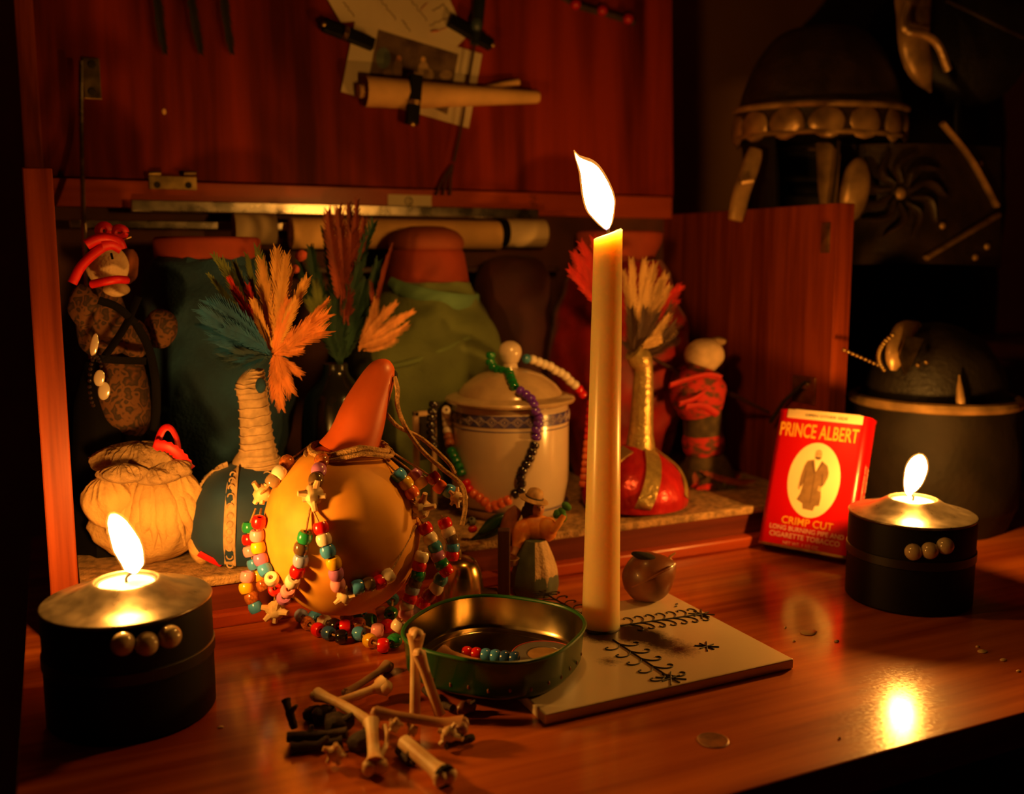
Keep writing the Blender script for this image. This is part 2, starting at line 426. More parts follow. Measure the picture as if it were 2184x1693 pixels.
def bead_mat(n, c, rough=0.22, trans=0.0, sss=0.15, glit=False):
    return mat('bead_' + n, c, rough, var=0.5 if glit else 0.08, vscale=500 if glit else 80, coat=0.6, trans=trans, sss=sss)
BEAD = {
    'R': bead_mat('red', (0.80, 0.012, 0.008)), 'W': bead_mat('white', (0.90, 0.76, 0.60)), 'Y': bead_mat('yellow', (0.85, 0.50, 0.012)),
    'B': bead_mat('blue', (0.075, 0.34, 0.82)), 'G': bead_mat('green', (0.020, 0.30, 0.090)), 'P': bead_mat('pink', (0.88, 0.36, 0.45)),
    'L': bead_mat('lilac', (0.52, 0.19, 0.50)), 'K': bead_mat('smoky', (0.24, 0.15, 0.07), 0.12, 0.5), 'S': bead_mat('pale_blue', (0.36, 0.42, 0.75)),
    'O': bead_mat('amber', (0.80, 0.24, 0.05), 0.15, 0.4, glit=True), 'C': bead_mat('clear', (0.75, 0.55, 0.30), 0.1, 0.7), 'T': bead_mat('teal', (0.055, 0.26, 0.45)),
    'D': bead_mat('dark_red', (0.30, 0.008, 0.008)), 'N': bead_mat('near_black', (0.014, 0.010, 0.012), 0.12), 'U': bead_mat('purple', (0.16, 0.035, 0.55)),
    'A': bead_mat('orange', (0.88, 0.17, 0.030)), 'Q': bead_mat('dark_blue', (0.03, 0.10, 0.30)), 'E': bead_mat('emerald', (0.010, 0.20, 0.045), 0.12),
}
FEA = {k: mat('feather_' + k, c, 0.75, var=0.45, vscale=120, stretch=(1, 1, 0.3)) for k, c in {
    'gold': (0.85, 0.42, 0.09), 'orange': (0.85, 0.27, 0.055), 'green': (0.16, 0.20, 0.035), 'red': (0.62, 0.018, 0.010), 'teal': (0.006, 0.095, 0.260),
    'dark': (0.012, 0.060, 0.030), 'rust': (0.32, 0.050, 0.012), 'cream': (0.72, 0.42, 0.15), 'brown': (0.075, 0.030, 0.012), 'navy': (0.010, 0.045, 0.080), 'peach': (0.78, 0.33, 0.10)}.items()}

# ------------------------------------------------------------------ the room
def struct(name, vf, m, label):
    o = part(name, vf, m); tag(o, label, None, None, 'structure'); return o
struct('wall_back', box(-2.2, 3.2, 1.50, 1.54, -0.75, 1.9, 0), M_wallp, 'warm ochre painted wall behind the cabinet')
struct('wall_right', box(2.3, 2.34, -1.2, 1.62, -0.75, 1.9, 0), M_wallp, 'dark side wall beyond the armour')
struct('wall_left', box(-2.2, -2.16, -1.2, 1.62, -0.75, 1.9, 0), M_wallp, 'dark side wall left of the cabinet')
struct('floor', box(-2.2, 2.34, -1.2, 1.66, -0.79, -0.75, 0), M_floor, 'dark floor below the table')
struct('ceiling', box(-2.2, 2.34, -1.2, 1.66, 1.9, 1.94, 0), M_wallp, 'dim ceiling above the cabinet')

# ------------------------------------------------------------------ table
TY0 = 0.387
table = thing('altar_table', 'reddish varnished wooden table top under the candles and tile', 'table', (0.6, 0.75, 0))
part('table_top', box(-0.032, 1.45, TY0, 1.075, -0.024, 0.0, 0.0012), M_table, table)
part('apron', box(0.0, 1.42, TY0 + 0.03, TY0 + 0.05, -0.10, -0.024, 0.001), M_darkwood, table)
for lx in (0.0, 1.40):
    for ly in (TY0 + 0.03, 1.03):
        part('leg', box(lx - 0.02, lx + 0.02, ly, ly + 0.04, -0.75, -0.024, 0.002), M_darkwood, table)
M_spill = mat('wax_spill', (0.85, 0.60, 0.30), 0.4, var=0.15)
for k, (px, py, r) in enumerate([(1724, 1349, 21), (1694, 1368, 4), (1675, 1339, 3), (1785, 1368, 6), (2095, 1390, 12), (2140, 1408, 8), (2172, 1432, 6), (470, 1552, 6), (1790, 1575, 4), (2085, 1380, 5)]):
    p = G(px, py, 0.0); rr = size(r, p)
    part('wax_spill', ell(p + Vector((0, 0, 0.0004)), rr, rr * 0.7, 0.0009, 14, 6, lump=0.25, freq=120, seed=k), M_spill, table)
p = G(1520, 1579, 0)
part('flush_plate', lathe(p + Vector((0, 0, -0.001)), [(0.0, 0), (0.0095, 0), (0.0095, 0.0013), (0.0088, 0.0016), (0.008, 0.0013), (0, 0.0013)], 24), mat('worn_plug', (0.34, 0.13, 0.03), 0.4, 0.2, var=0.5, vscale=120), table)

# ------------------------------------------------------------------ cabinet (chest with raised lid, open front)
CF, CB = 0.752, 1.055                       # front and back of the chest
XL0, XL1, XR0, XR1 = -0.013, 0.006, 0.702, 0.724
ZS = 0.331                                   # top of the sides
ZR0, ZR1 = 0.326, 0.352                      # back rail under the lid
cab = thing('altar_cabinet', 'mahogany chest cabinet with raised lid and open front, standing on table', 'cabinet', (0.355, 0.90, 0))
part('side_panel', box(XL0, XL1, CF, CB + 0.01, 0.0, 0.338, 0.0012), M_side, cab, label='orange lit left side board')
rs = part('side_panel', box(XR0, XR1, CF, CB + 0.01, 0.0, ZS, 0.0012), M_side, cab, label='right side board with red grain')
part('back_board', box(XL1, XR0, CB, CB + 0.008, 0.0, ZR0, 0.0), M_back, cab)
part('bottom_board', box(XL1, XR0, CF, CB, 0.004, 0.033, 0.0008), M_ledge, cab)
part('floor_lining', box(XL1 + 0.001, XR0 - 0.001, CF - 0.003, CB - 0.001, 0.033, 0.0366, 0.001), M_dust, cab, label='worn dusty tan lining')
part('lining_edge', box(XL1 + 0.001, XR0 - 0.001, CF - 0.004, CF + 0.004, 0.0305, 0.0382, 0.0018), M_dust, cab, label='frayed dusty tan front edge')
part('base_moulding', box(XL1, XR0 - 0.0, CF - 0.013, CF, 0.0, 0.011, 0.002), M_rail, cab)
rail = part('hinge_rail', box(XL1 - 0.015, XR0, CB - 0.018, CB + 0.008, ZR0, ZR1, 0.001), M_rail, cab)
YR = CB - 0.018                              # front face of the rail
def plate(name, x0, y0, x1, y1, y, m, parent, th=0.0016, screws=()):
    a, b = AY(x0, y0, y), AY(x1, y1, y)
    o = part(name, box(min(a.x, b.x), max(a.x, b.x), y - th, y + 0.0005, min(a.z, b.z), max(a.z, b.z), 0.0006), m, parent)
    for (sx, sy) in screws:
        q = AY(sx, sy, y - th)
        part('screw', lathe(q, [(0.0, -0.0007), (0.0032, -0.0005), (0.0036, 0.0006), (0.0, 0.0008)], 12, axis=(0, 1, 0)), M_wick, o)
    return o
h = plate('hinge', 316, 374, 420, 406, YR, M_brass, rail, screws=((335, 394), (402, 395)))
for kx in (330, 405):
    a, b = AY(kx - 13, 370, YR - 0.001), AY(kx + 13, 370, YR - 0.001)
    part('knuckle', tube([a, b], 0.0026, 10), M_brass, h)
lab = plate('paper_label', 826, 414, 920, 443, YR, M_paper2, rail)
q = AY(872, 429, YR - 0.0018)
part('printed_mark', join(ring(q, (0, 1, 0), 0.0042, 0.0005), ring(q + Vector((0.002, 0, 0)), (0, 1, 0), 0.0022, 0.0004)), M_ink, lab)
for k in range(5):
    q = AY(1136 + 4 * (k % 2), 418 + k * 7, YR - 0.0006)
    part('staple', tube([q - Vector((0.004, 0, 0)), q + Vector((0.004, 0, 0))], 0.0006, 6), M_steel, rail)

# lid: hinged on the rail, leaning back a little
LT = math.tan(math.radians(3.0))
def LIDP(px, py, off=0.0):                   # point on the front of the leaning lid
    d = ray(px, py); y0 = YR + 0.004 - off
    t = (y0 + LT * (CAMH - ZR1)) / (d.y - LT * d.z); return CAM + d * t
LU, LW = Vector((1, 0, 0)), Vector((0, LT, 1)).normalized()
LN = Vector((0, -1, LT)).normalized()
zc, hh = 0.62, 0.266
def lidbox(x0, x1, z0, z1, o0, o1, bev=0.001):
    C = Vector(((x0 + x1) / 2, YR + 0.004 + LT * ((z0 + z1) / 2 - ZR1), (z0 + z1) / 2)) - LN * (-(o0 + o1) / 2)
    return obox(C, LU, -LN, LW, (x1 - x0) / 2, abs(o1 - o0) / 2, (z1 - z0) / 2, bev)
lid = part('lid', lidbox(XL0 + 0.012, XR0 + 0.004, ZR1 + 0.0015, 0.90, -0.02, 0.0), M_lid, cab)
part('lid_edge_strip', lidbox(XL0 - 0.002, XL0 + 0.014, ZR1 + 0.0015, 0.90, -0.026, 0.002), M_side, lid)
q = LIDP(196, 168)
br = part('stay_bracket', obox(q + LN * 0.001, LU, -LN, LW, size(17, q), 0.001, size(43, q), 0.0006), M_brass, lid, label='small brass bracket')
for sy in (137, 195):
    part('screw', lathe(LIDP(196, sy, 0.002), [(0.0, 0), (0.004, 0), (0.003, 0.0012), (0, 0.0014)], 12, axis=LN), M_wick, br)
part('stay_rod', tube(smooth([LIDP(173, 130, 0.012), AY(174, 300, 1.03), AY(180, 520, 0.99), AY(190, 700, 0.955), AY(196, 790, 0.94)], 4), 0.0022, 8), M_steel, lid, label='thin steel lid stay')
q = LIDP(350, 238); part('scratch_mark', ell(q + LN * 0.0003, 0.002, 0.0006, 0.003, 8, 6), M_parch, lid)
# right side fittings
def SX(px, py, x):                           # on the upright plane x
    d = ray(px, py); return CAM + d * (x / d.x)
q = SX(1762, 507, XR0)
part('strike_plate', join(box(XR0 - 0.0015, XR0 + 0.0002, q.y - 0.006, q.y + 0.006, q.z - 0.015, q.z + 0.015, 0.0004)), M_brass, rs)
q = SX(1712, 828, XR0)
sb = part('stay_bracket', box(XR0 - 0.002, XR0 + 0.0002, q.y - 0.020, q.y + 0.014, q.z - 0.015, q.z + 0.013, 0.0005), M_brass, rs, label='dull brass bracket')
part('pivot_screw', lathe(q + Vector((-0.002, -0.006, 0.004)), [(0.0, -0.004), (0.004, -0.003), (0.0045, 0.0), (0, 0.0)], 12, axis=(1, 0, 0)), M_steel, sb)
part('stay_arm', tube([q + Vector((-0.006, -0.010, 0.008)), q + Vector((-0.009, 0.018, -0.016)), q + Vector((-0.012, 0.034, -0.040))], 0.0022, 8), M_wick, rs)
q = G(1562, 1170, 0.02)
a, b = AY(1532, 1160, CF), AY(1590, 1186, CF)
plate('brass_lock_plate', 1534, 1152, 1592, 1182, CF, M_brass, cab)

# metal bar under the rail, holding paper rolls against the back
bar = thing('curtain_bar', 'shiny metal bar under the lid rail at the back of cabinet', 'metal bar', (0.30, YR - 0.01, 0.31))
ba, bb = AY(182, 430, YR - 0.004), AY(1158, 462, YR - 0.004)
zb = (AY(500, 440, YR - 0.004).z + AY(1100, 458, YR - 0.004).z) / 2
part('front_lip', box(0.075, 0.512, YR - 0.012, YR + 0.006, zb - 0.006, zb + 0.0055, 0.0012), M_steel, bar)
part('lower_channel', box(0.02, 0.30, YR - 0.004, YR + 0.006, zb - 0.022, zb - 0.014, 0.001), M_steel, bar)
part('bracket', box(0.185, 0.205, YR - 0.014, YR - 0.006, zb - 0.017, zb - 0.008, 0.001), M_steel, bar)
for (x0, x1, py, rp, lb, yy) in [(498, 586, 487, 33, 'short pale paper roll under the left end of metal bar', YR - 0.018),
                             (620, 1064, 497, 33, 'long brown paper roll behind the jars under metal bar', YR - 0.012),
                             (1078, 1158, 497, 36, 'short bright paper roll at the right end of metal bar', YR - 0.016)]:
    a, b = AY(x0, py, yy), AY(x1, py, yy); b.z = a.z; r = size(rp, a); r = min(r, 0.0158)
    t = thing('paper_roll', lb, 'paper roll', (a + b) / 2 - Vector((0, 0, r)), 'paper rolls under the metal bar')
    M = M_parch if x0 == 620 else M_paper
    n = 22; pts = []
    prof = [(r * 0.82, 0.001), (r * 0.82, 0), (r, 0), (r, (b - a).length), (r * 0.82, (b - a).length), (r * 0.82, (b - a).length - 0.001)]
    part('rolled_sheet', lathe(a, prof, 28, axis=(1, 0, 0)), M, t)
    sp_ = []
    for k in range(30):
        an = k * 0.5; rr = r * (0.80 - 0.018 * k)
        sp_.append(a + Vector((0.0005, math.cos(an) * rr, math.sin(an) * rr)))
    part('inner_turn', ribbon(sp_, (1, 0, 0), 0.0008, (0, 0, 1), 0.0006), M, t)
    part('roll_core', lathe(a + Vector((0.004, 0, 0)), [(0, 0), (r * 0.5, 0), (r * 0.5, (b - a).length - 0.008), (0, (b - a).length - 0.008)], 16, axis=(1, 0, 0)), M_wick, t)
    if x0 == 1078:
        part('dark_band', lathe(a - Vector((0.004, 0, 0)), [(r * 0.7, -0.004), (r * 0.98, -0.004), (r * 0.98, 0.004), (r * 0.7, 0.004)], 24, axis=(1, 0, 0)), M_blackrib, t)
batten = single('shelf_batten', box(0.16, 0.53, YR - 0.03, CB, 0.262, 0.268, 0.001), M_darkwood, 'thin dark shelf strip carrying the paper rolls', 'shelf')

# ------------------------------------------------------------------ tile and taper candle
TZ = 0.0072
ta, tb, tc_ = G(1693.4, 1404.5, TZ), G(1162.6, 1523.7, TZ), G(1426, 1262.6, TZ)
eu = (ta - tb); eu.z = 0; TWID = eu.length; eu.normalize(); ew = Vector((-eu.y, eu.x, 0)); TDEP = (tc_ - ta).dot(ew)
tcen = tb + eu * TWID / 2 + ew * TDEP / 2; tcen.z = TZ / 2
def tile_mat():
    m = mat('glazed_cream_tile', (0.80, 0.66, 0.46), 0.30, var=0.06, vscale=25, coat=0.25)
    nt = m.node_tree; L = nt.links; b = nt.nodes['Principled BSDF']
    src = b.inputs['Base Color'].links[0].from_socket
    tcn = nt.nodes.new('ShaderNodeTexCoord')
    acc = None
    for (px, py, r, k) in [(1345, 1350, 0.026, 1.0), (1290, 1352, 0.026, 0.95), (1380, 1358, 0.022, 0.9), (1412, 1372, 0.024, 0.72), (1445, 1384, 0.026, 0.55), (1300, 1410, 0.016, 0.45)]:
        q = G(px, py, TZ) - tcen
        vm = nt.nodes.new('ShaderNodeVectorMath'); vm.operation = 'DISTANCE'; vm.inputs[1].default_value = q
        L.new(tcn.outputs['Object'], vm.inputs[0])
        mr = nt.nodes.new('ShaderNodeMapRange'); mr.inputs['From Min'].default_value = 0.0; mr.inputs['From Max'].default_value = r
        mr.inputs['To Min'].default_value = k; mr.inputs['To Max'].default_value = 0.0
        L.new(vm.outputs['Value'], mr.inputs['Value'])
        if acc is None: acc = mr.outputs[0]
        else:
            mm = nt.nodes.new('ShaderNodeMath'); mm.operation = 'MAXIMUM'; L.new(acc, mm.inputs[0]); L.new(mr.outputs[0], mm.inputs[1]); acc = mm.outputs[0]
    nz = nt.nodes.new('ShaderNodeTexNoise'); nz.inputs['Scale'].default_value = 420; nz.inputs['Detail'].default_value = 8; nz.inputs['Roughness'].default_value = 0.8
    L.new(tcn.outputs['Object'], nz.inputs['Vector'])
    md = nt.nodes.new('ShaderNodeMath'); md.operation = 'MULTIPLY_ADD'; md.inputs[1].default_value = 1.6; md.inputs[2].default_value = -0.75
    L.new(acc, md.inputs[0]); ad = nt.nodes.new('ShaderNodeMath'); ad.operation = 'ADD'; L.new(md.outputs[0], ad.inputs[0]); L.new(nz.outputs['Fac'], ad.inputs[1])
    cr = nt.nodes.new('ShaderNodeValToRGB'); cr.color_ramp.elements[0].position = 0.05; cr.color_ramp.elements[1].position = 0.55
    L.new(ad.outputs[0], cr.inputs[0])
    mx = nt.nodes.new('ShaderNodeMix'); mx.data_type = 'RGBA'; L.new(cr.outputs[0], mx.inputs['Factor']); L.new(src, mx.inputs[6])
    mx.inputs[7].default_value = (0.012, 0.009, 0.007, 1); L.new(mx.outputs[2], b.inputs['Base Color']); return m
tile = thing('drawn_tile', 'cream glazed tile with black branch and star drawing under the taper candle', 'tile', tcen - Vector((0, 0, TZ / 2)))
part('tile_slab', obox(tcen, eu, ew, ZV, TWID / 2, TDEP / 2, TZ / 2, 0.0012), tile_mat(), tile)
ink = []
inkparts = []
IZ = TZ + 0.0003
def stroke(pts, r=0.00055): ink.append(tube(smooth([Vector((p.x, p.y, IZ)) for p in pts], 4), r, 5, flat=((1, 0, 0) if False else (0, 0, 1), 1.0)))
def zz(x, y): return G(1120 + x / 3.523, 1220 + y / 3.523, TZ)
def flush(nm):
    if ink: o = part(nm, join(*ink), M_ink, tile); o['kind'] = 'stuff'; ink.clear()
def star(p, r):
    for k in range(4):
        a = k * math.pi / 4 + 0.2; d = Vector((math.cos(a), math.sin(a), 0)) * r * (1 if k % 2 else 0.8)
        stroke([p - d, p + d * 0.02, p + d])
def branch(a, b, n, sc, st=True, f0=0.12, f1=0.9, bow=0.0):
    d = (b - a).normalized(); nn = Vector((-d.y, d.x, 0)); L = (b - a).length
    S = lambda t: a + (b - a) * t + nn * bow * 4 * t * (1 - t)
    stroke([S(t / 8) for t in range(9)], 0.0007)
    for i in range(n):
        t = f0 + (f1 - f0) * i / (n - 1); p = S(t)
        for s in (1, -1):
            pts = []
            for k in range(9):
                an = k / 8 * 4.2
                rr = sc * (1 - 0.085 * k) * 0.5
                pts.append(p + nn * s * (sc * 1.05 - math.cos(an) * rr * 1.0 - sc * 0.5 + 0.0) + d * (math.sin(an) * rr * 0.9 + sc * 0.25 * k / 8))
            pts[0] = p
            stroke(pts, 0.0005)
    if st: star(b, 0.010)
    flush('ink_branch')
cen = G(1300, 1345, TZ)
branch(zz(700, 408), zz(1325, 318), 7, 0.0165)
branch(zz(660, 510), zz(1095, 800), 5, 0.0165)
branch(zz(470, 340), zz(150, 165), 5, 0.0150)
branch(G(1215, 1395, TZ), G(1120, 1440, TZ), 4, 0.009)
star(zz(1365, 560), 0.0085); flush('ink_star'); star(zz(250, 560), 0.0085); flush('ink_star')
for q in (zz(1130, 245), zz(1125, 262)): stroke([q, q + Vector((0.002, 0.0003, 0))], 0.0007)
flush('ink_dots')

def mantle():
    if 'mantle' in MATS: return MATS['mantle']
    m = bpy.data.materials.new('flame_mantle'); m.use_nodes = True; nt = m.node_tree; nt.nodes.clear()
    out = nt.nodes.new('ShaderNodeOutputMaterial'); e = nt.nodes.new('ShaderNodeEmission'); e.inputs[0].default_value = (1.0, 0.36, 0.05, 1); e.inputs[1].default_value = 0.35
    t = nt.nodes.new('ShaderNodeBsdfTransparent'); a = nt.nodes.new('ShaderNodeAddShader')
    nt.links.new(e.outputs[0], a.inputs[0]); nt.links.new(t.outputs[0], a.inputs[1]); nt.links.new(a.outputs[0], out.inputs[0])
    MATS['mantle'] = m; return m
# flame: shape through measured outline points, round in section
def flame(name, rows, base, strength, parent):
    pts, rad = [], []
    Z = dep(base)
    for (l, r, y) in rows:
        p = AD((l + r) / 2, y, Z); pts.append(p); rad.append(max((r - l) / 2, 0.3) * Z / FPX)
    sm = smooth([Vector((p.x, p.y, p.z)) for p in pts], 4); rs_ = [v.x for v in smooth([Vector((q, 0, 0)) for q in rad], 4)]
    mn = part('flame_mantle', tube([p + (p - sm[0]) * 0.03 for p in sm], [max(q, 0.0002) + 0.0012 * min(1.0, q / 0.004) for q in rs_], 20), mantle(), parent)
    return part(name, tube(sm, [max(q, 0.0002) for q in rs_], 20), emit(name + '_glow_' + str(int(strength)) + str(len(rows)), strength), parent)

cb = G(1281, 1336, TZ); cb.z = TZ
ctopz = zrow(cb.x, cb.y, 498)
ct = AD(1297, 500, dep(Vector((cb.x, cb.y, ctopz))))
taper = thing('taper_candle', 'tall lit ivory taper candle standing on the drawn tile', 'candle', cb)
rb, rt = size(41, cb), size(30.5, ct)
axis = ct - cb; H = axis.length; axd = axis.normalized()
n, rows_ = 36, 34
V, Fc = [], []
u_ = (RV - axd * axd.dot(RV)).normalized(); w_ = axd.cross(u_)
for i in range(rows_ + 1):
    t = i / rows_; r = rb + (rt - rb) * t ** 0.85
    
    for j in range(n):
        a = 2 * math.pi * j / n
        h = t * H
        if i >= rows_ - 2: h += (math.cos(a) * 0.0036 + (0.0012 if 0.2 < a < 1.0 else 0)) * (i - rows_ + 3) / 3
        V.append(cb + axd * h + (u_ * math.cos(a) + w_ * math.sin(a)) * r)
for k, (rr, dz) in enumerate([(0.9, 0.0006), (0.72, -0.0015), (0.4, -0.0028), (0.12, -0.003)]):
    for j in range(n):
        a = 2 * math.pi * j / n
        V.append(cb + axd * (H + dz + math.cos(a) * 0.0036 * rr) + (u_ * math.cos(a) + w_ * math.sin(a)) * rt * rr)
tot = rows_ + 5
for i in range(tot - 1):
    for j in range(n):
        Fc.append((i * n + j, i * n + (j + 1) % n, (i + 1) * n + (j + 1) % n, (i + 1) * n + j))
Fc += [tuple(range(n - 1, -1, -1)), tuple((tot - 1) * n + j for j in range(n))]
part('wax_body', (V, Fc), M_wax, taper)
part('wax_foot', lathe(cb, [(0.0, 0), (rb * 1.05, 0), (rb * 1.04, 0.0008), (rb * 1.005, 0.0016), (rb * 0.9, 0.0016), (0, 0.0016)], 28, lump=0.0006), mat('dark_foot_wax', (0.10, 0.06, 0.03), 0.5, var=0.5, vscale=80), taper, label='dark melted foot')  # thin foot ring, darker than the candle body
wk = ct + Vector((0, 0, -0.004))
part('wick', tube(smooth([wk, AD(1297, 488, dep(ct)), AD(1294, 470, dep(ct))], 4), 0.0012, 8), M_wick, taper)
flame('flame', [(1295, 1299, 491), (1287, 1302, 484), (1280, 1305, 476), (1266, 1309, 459), (1253, 1311, 441), (1247, 1308, 424), (1243, 1301, 406), (1240.5, 1292, 388), (1238, 1281, 371), (1235, 1268, 359), (1232, 1251, 348), (1228.5, 1237, 338), (1225.5, 1227, 325)], ct, FLAME_STR['taper'], taper)

# ------------------------------------------------------------------ black candle cups with three pearls
def holder(px, py, rpx, pearls, prad, frows, wick, key, label, ptilt):
    b = G(px, py, 0.0); R = 0.0492; Hh = 0.0715
    t = thing('candle_holder', label, 'candle holder', b, 'black pearl-trimmed candle holders')
    part('cup_body', lathe(b, [(0.0, 0), (R - 0.002, 0), (R, 0.002), (R, Hh - 0.006), (R - 0.0005, Hh - 0.002), (R - 0.003, Hh - 0.002), (0, Hh - 0.003)], 56), M_black, t)
    prof = smoothprof([(R - 0.0006, Hh - 0.002), (R + 0.0004, Hh), (R - 0.004, Hh + 0.0012), (0.036, Hh + 0.0035), (0.027, Hh + 0.0075), (0.0205, Hh + 0.0115), (0.0188, Hh + 0.0122)], 5)
    prof += [(0.0180, Hh + 0.0115), (0.0180, Hh + 0.004), (0.0, Hh + 0.004)]
    part('top_plate', lathe(b, prof, 64), M_cup, t, label='brushed metal domed top')
    cup = part('tealight', lathe(b, [(0.0165, Hh + 0.0042), (0.0172, Hh + 0.0105), (0.0176, Hh + 0.0108), (0.0168, Hh + 0.0104), (0.0166, Hh + 0.0092), (0.0, Hh + 0.0092)], 40), M_alu, t)
    part('melted_wax', lathe(b, [(0.0166, Hh + 0.0090), (0.016, Hh + 0.0098), (0.008, Hh + 0.0097), (0.002, Hh + 0.0101), (0.0, Hh + 0.0101)], 36, lump=0.0003), M_teawax, cup)
    wp = b + ZV * (Hh + 0.0095)
    part('wick', tube(smooth([wp, wp + Vector((0.0003, 0, 0.004)), AD(wick[0], wick[1], dep(wp))], 4), 0.0009, 7), M_wick, cup)
    flame('flame', frows, wp, FLAME_STR[key], cup)
    for (qx, qy) in pearls:
        q = None
        d = ray(qx, qy)
        for k in range(2000):
            s = CAM + d * (0.3 + 0.0005 * k)
            if math.hypot(s.x - b.x, s.y - b.y) < R + prad * 0.55: q = s; break
        if q is None: q = AD(qx, qy, dep(b) - R * 0.9)
        part('pearl', ell(q, prad, prad, prad, 24, 14), M_pearl, t)
    band = part('ribbon_band', lathe(b, [(R + 0.0002, ptilt[0]), (R + 0.0009, ptilt[0] + 0.0006), (R + 0.0009, ptilt[0] + 0.0074), (R + 0.0002, ptilt[0] + 0.008)], 56), mat('black_satin_band', (0.008, 0.006, 0.005), 0.4, var=0.3), t)
    return t
holder(285, 1512, 172, [(262, 1373), (313, 1373), (362, 1357)], 0.0068,
       [(285, 293, 1222), (268, 303, 1210), (262, 304, 1197), (252, 302, 1178), (243, 295, 1160), (238, 284, 1142), (233, 272, 1124), (231, 260, 1110), (233, 250, 1100), (237, 244, 1095)],
       (289, 1216), 'left', 'lit black candle holder with three pearls beside the left cabinet wall', (0.0355,))
holder(1935, 1272, 124, [(1948, 1177), (1983, 1174), (2016, 1164)], 0.0066,
       [(1938, 1944, 1057), (1931, 1947, 1048), (1929, 1957, 1037), (1930, 1966, 1024), (1932, 1972, 1010), (1936, 1976, 997), (1943, 1976, 985), (1951, 1973, 976), (1960, 1967, 969)],
       (1938, 1052), 'right', 'lit black candle holder with three pearls beside the red tobacco tin', (0.0370,))

# ------------------------------------------------------------------ things inside the cabinet
FLZ = 0.0366                                  # top of the cabinet floor
def prow(cx, cyrow, Y, rows):                 # profile (radius, height) from rows (pixel row, pixel radius) on the upright line through (cx, cyrow) at depth Y
    p = AY(cx, cyrow, Y); X = p.x; out = []
    for (py, rp) in rows:
        z = zrow(X, Y, py); out.append((rp * dep(Vector((X, Y, z))) / FPX, z))
    return X, sorted(out, key=lambda q: q[1])
def upright(cx, cyrow, Y, rows, k=5, sm=True):
    X, pr = prow(cx, cyrow, Y, rows)
    return X, (smoothprof(pr, k) if sm else pr)

# --- blue cloth jar
JY = 0.955
X, pr = upright(450, 700, JY, [(552, 104), (575, 122), (640, 135), (720, 148), (800, 160), (880, 165), (960, 150)])
pr = [(pr[0][0] * 0.9, FLZ), (pr[0][0] * 0.96, FLZ + 0.012)] + [q for q in pr if q[1] > FLZ + 0.03]
jar = thing('clay_jar', 'terracotta jar wrapped in dark teal cloth behind the leopard print doll', 'jar', (X, JY, FLZ), 'cloth covered clay jars')
part('cloth_cover', lathe((X, JY, 0), pr, 60, fold=0.022, nf=7, lump=0.006, seed=3), M_teal, jar)
_, rim = upright(450, 530, JY, [(556, 100), (548, 108), (530, 110), (512, 110), (506, 104)], 3)
part('rim', lathe((X, JY, 0), rim + [(rim[-1][0] * 0.8, rim[-1][1] - 0.004), (0, rim[-1][1] - 0.006)], 40), M_terra, jar, label='terracotta rim')
part('cloth_hem', lathe((X, JY, 0), [(pr[-1][0] * 1.0, pr[-1][1] - 0.006), (pr[-1][0] * 1.04, pr[-1][1] - 0.002), (pr[-1][0] * 1.0, pr[-1][1] + 0.002)], 60, fold=0.03, nf=11, lump=0.003), M_teal, jar)

# --- green cloth jar
JY = 0.978
X, pr = upright(912, 700, JY, [(600, 92), (625, 104), (660, 122), (700, 145), (740, 160), (800, 160), (880, 145), (960, 130)])
pr = [(pr[0][0] * 0.85, FLZ), (pr[0][0] * 0.97, FLZ + 0.01)] + [q for q in pr if q[1] > FLZ + 0.03]
jar = thing('clay_jar', 'terracotta jar draped with pale green cloth behind the porcelain canister', 'jar', (X, JY, FLZ), 'cloth covered clay jars')
part('cloth_cover', lathe((X, JY, 0), pr, 60, fold=0.018, nf=5, lump=0.007, seed=11), M_green, jar)
Xn, nk = upright(888, 560, JY, [(622, 92), (600, 90), (560, 84), (540, 80), (533, 76)], 3)
part('neck', lathe((X, JY, 0), nk + [(0, nk[-1][1])], 40), M_terra, jar)
Xc, cp_ = upright(888, 510, JY, [(534, 74), (525, 80), (508, 78), (492, 62), (483, 36)], 4)
part('cap', lathe((X, JY, 0), [(0, cp_[0][1])] + cp_ + [(0, cp_[-1][1] + 0.001)], 40), mat('terracotta_cap', (0.30, 0.060, 0.018), 0.75, var=0.2, vscale=20), jar, label='domed brown lid')
# folded mint edge hanging round the shoulder
ed = []
for k in range(15):
    a = -2.55 + k * 0.19
    pz = zrow(X, JY, 600 + 28 * math.sin(k / 14 * 3.14) + 34 * k / 14)
    ed.append(Vector((X + math.cos(a - 0.2) * pr[-1][0] * 1.12, JY + math.sin(a - 0.2) * pr[-1][0] * 1.12, pz)))
part('folded_edge', tube(smooth(ed, 3), [0.006 + 0.006 * math.sin(math.pi * i / 42) for i in range(43)], 10, flat=((0, 0, 1), 0.45)), M_greenedge, jar, label='mint green folded cloth edge')
sw = []
for k in range(12):
    q = march(1000 - k * 17, 720 + 62 * math.sin(k / 11 * 1.5), X, JY, pr, 0.001)
    if q: sw.append(q)
if len(sw) > 3: part('cloth_crease', tube(smooth(sw, 3), 0.0026, 8, flat=((0, 0, 1), 0.8)), mat('green_crease_cloth', (0.15, 0.21, 0.07), 0.85, var=0.2), jar)

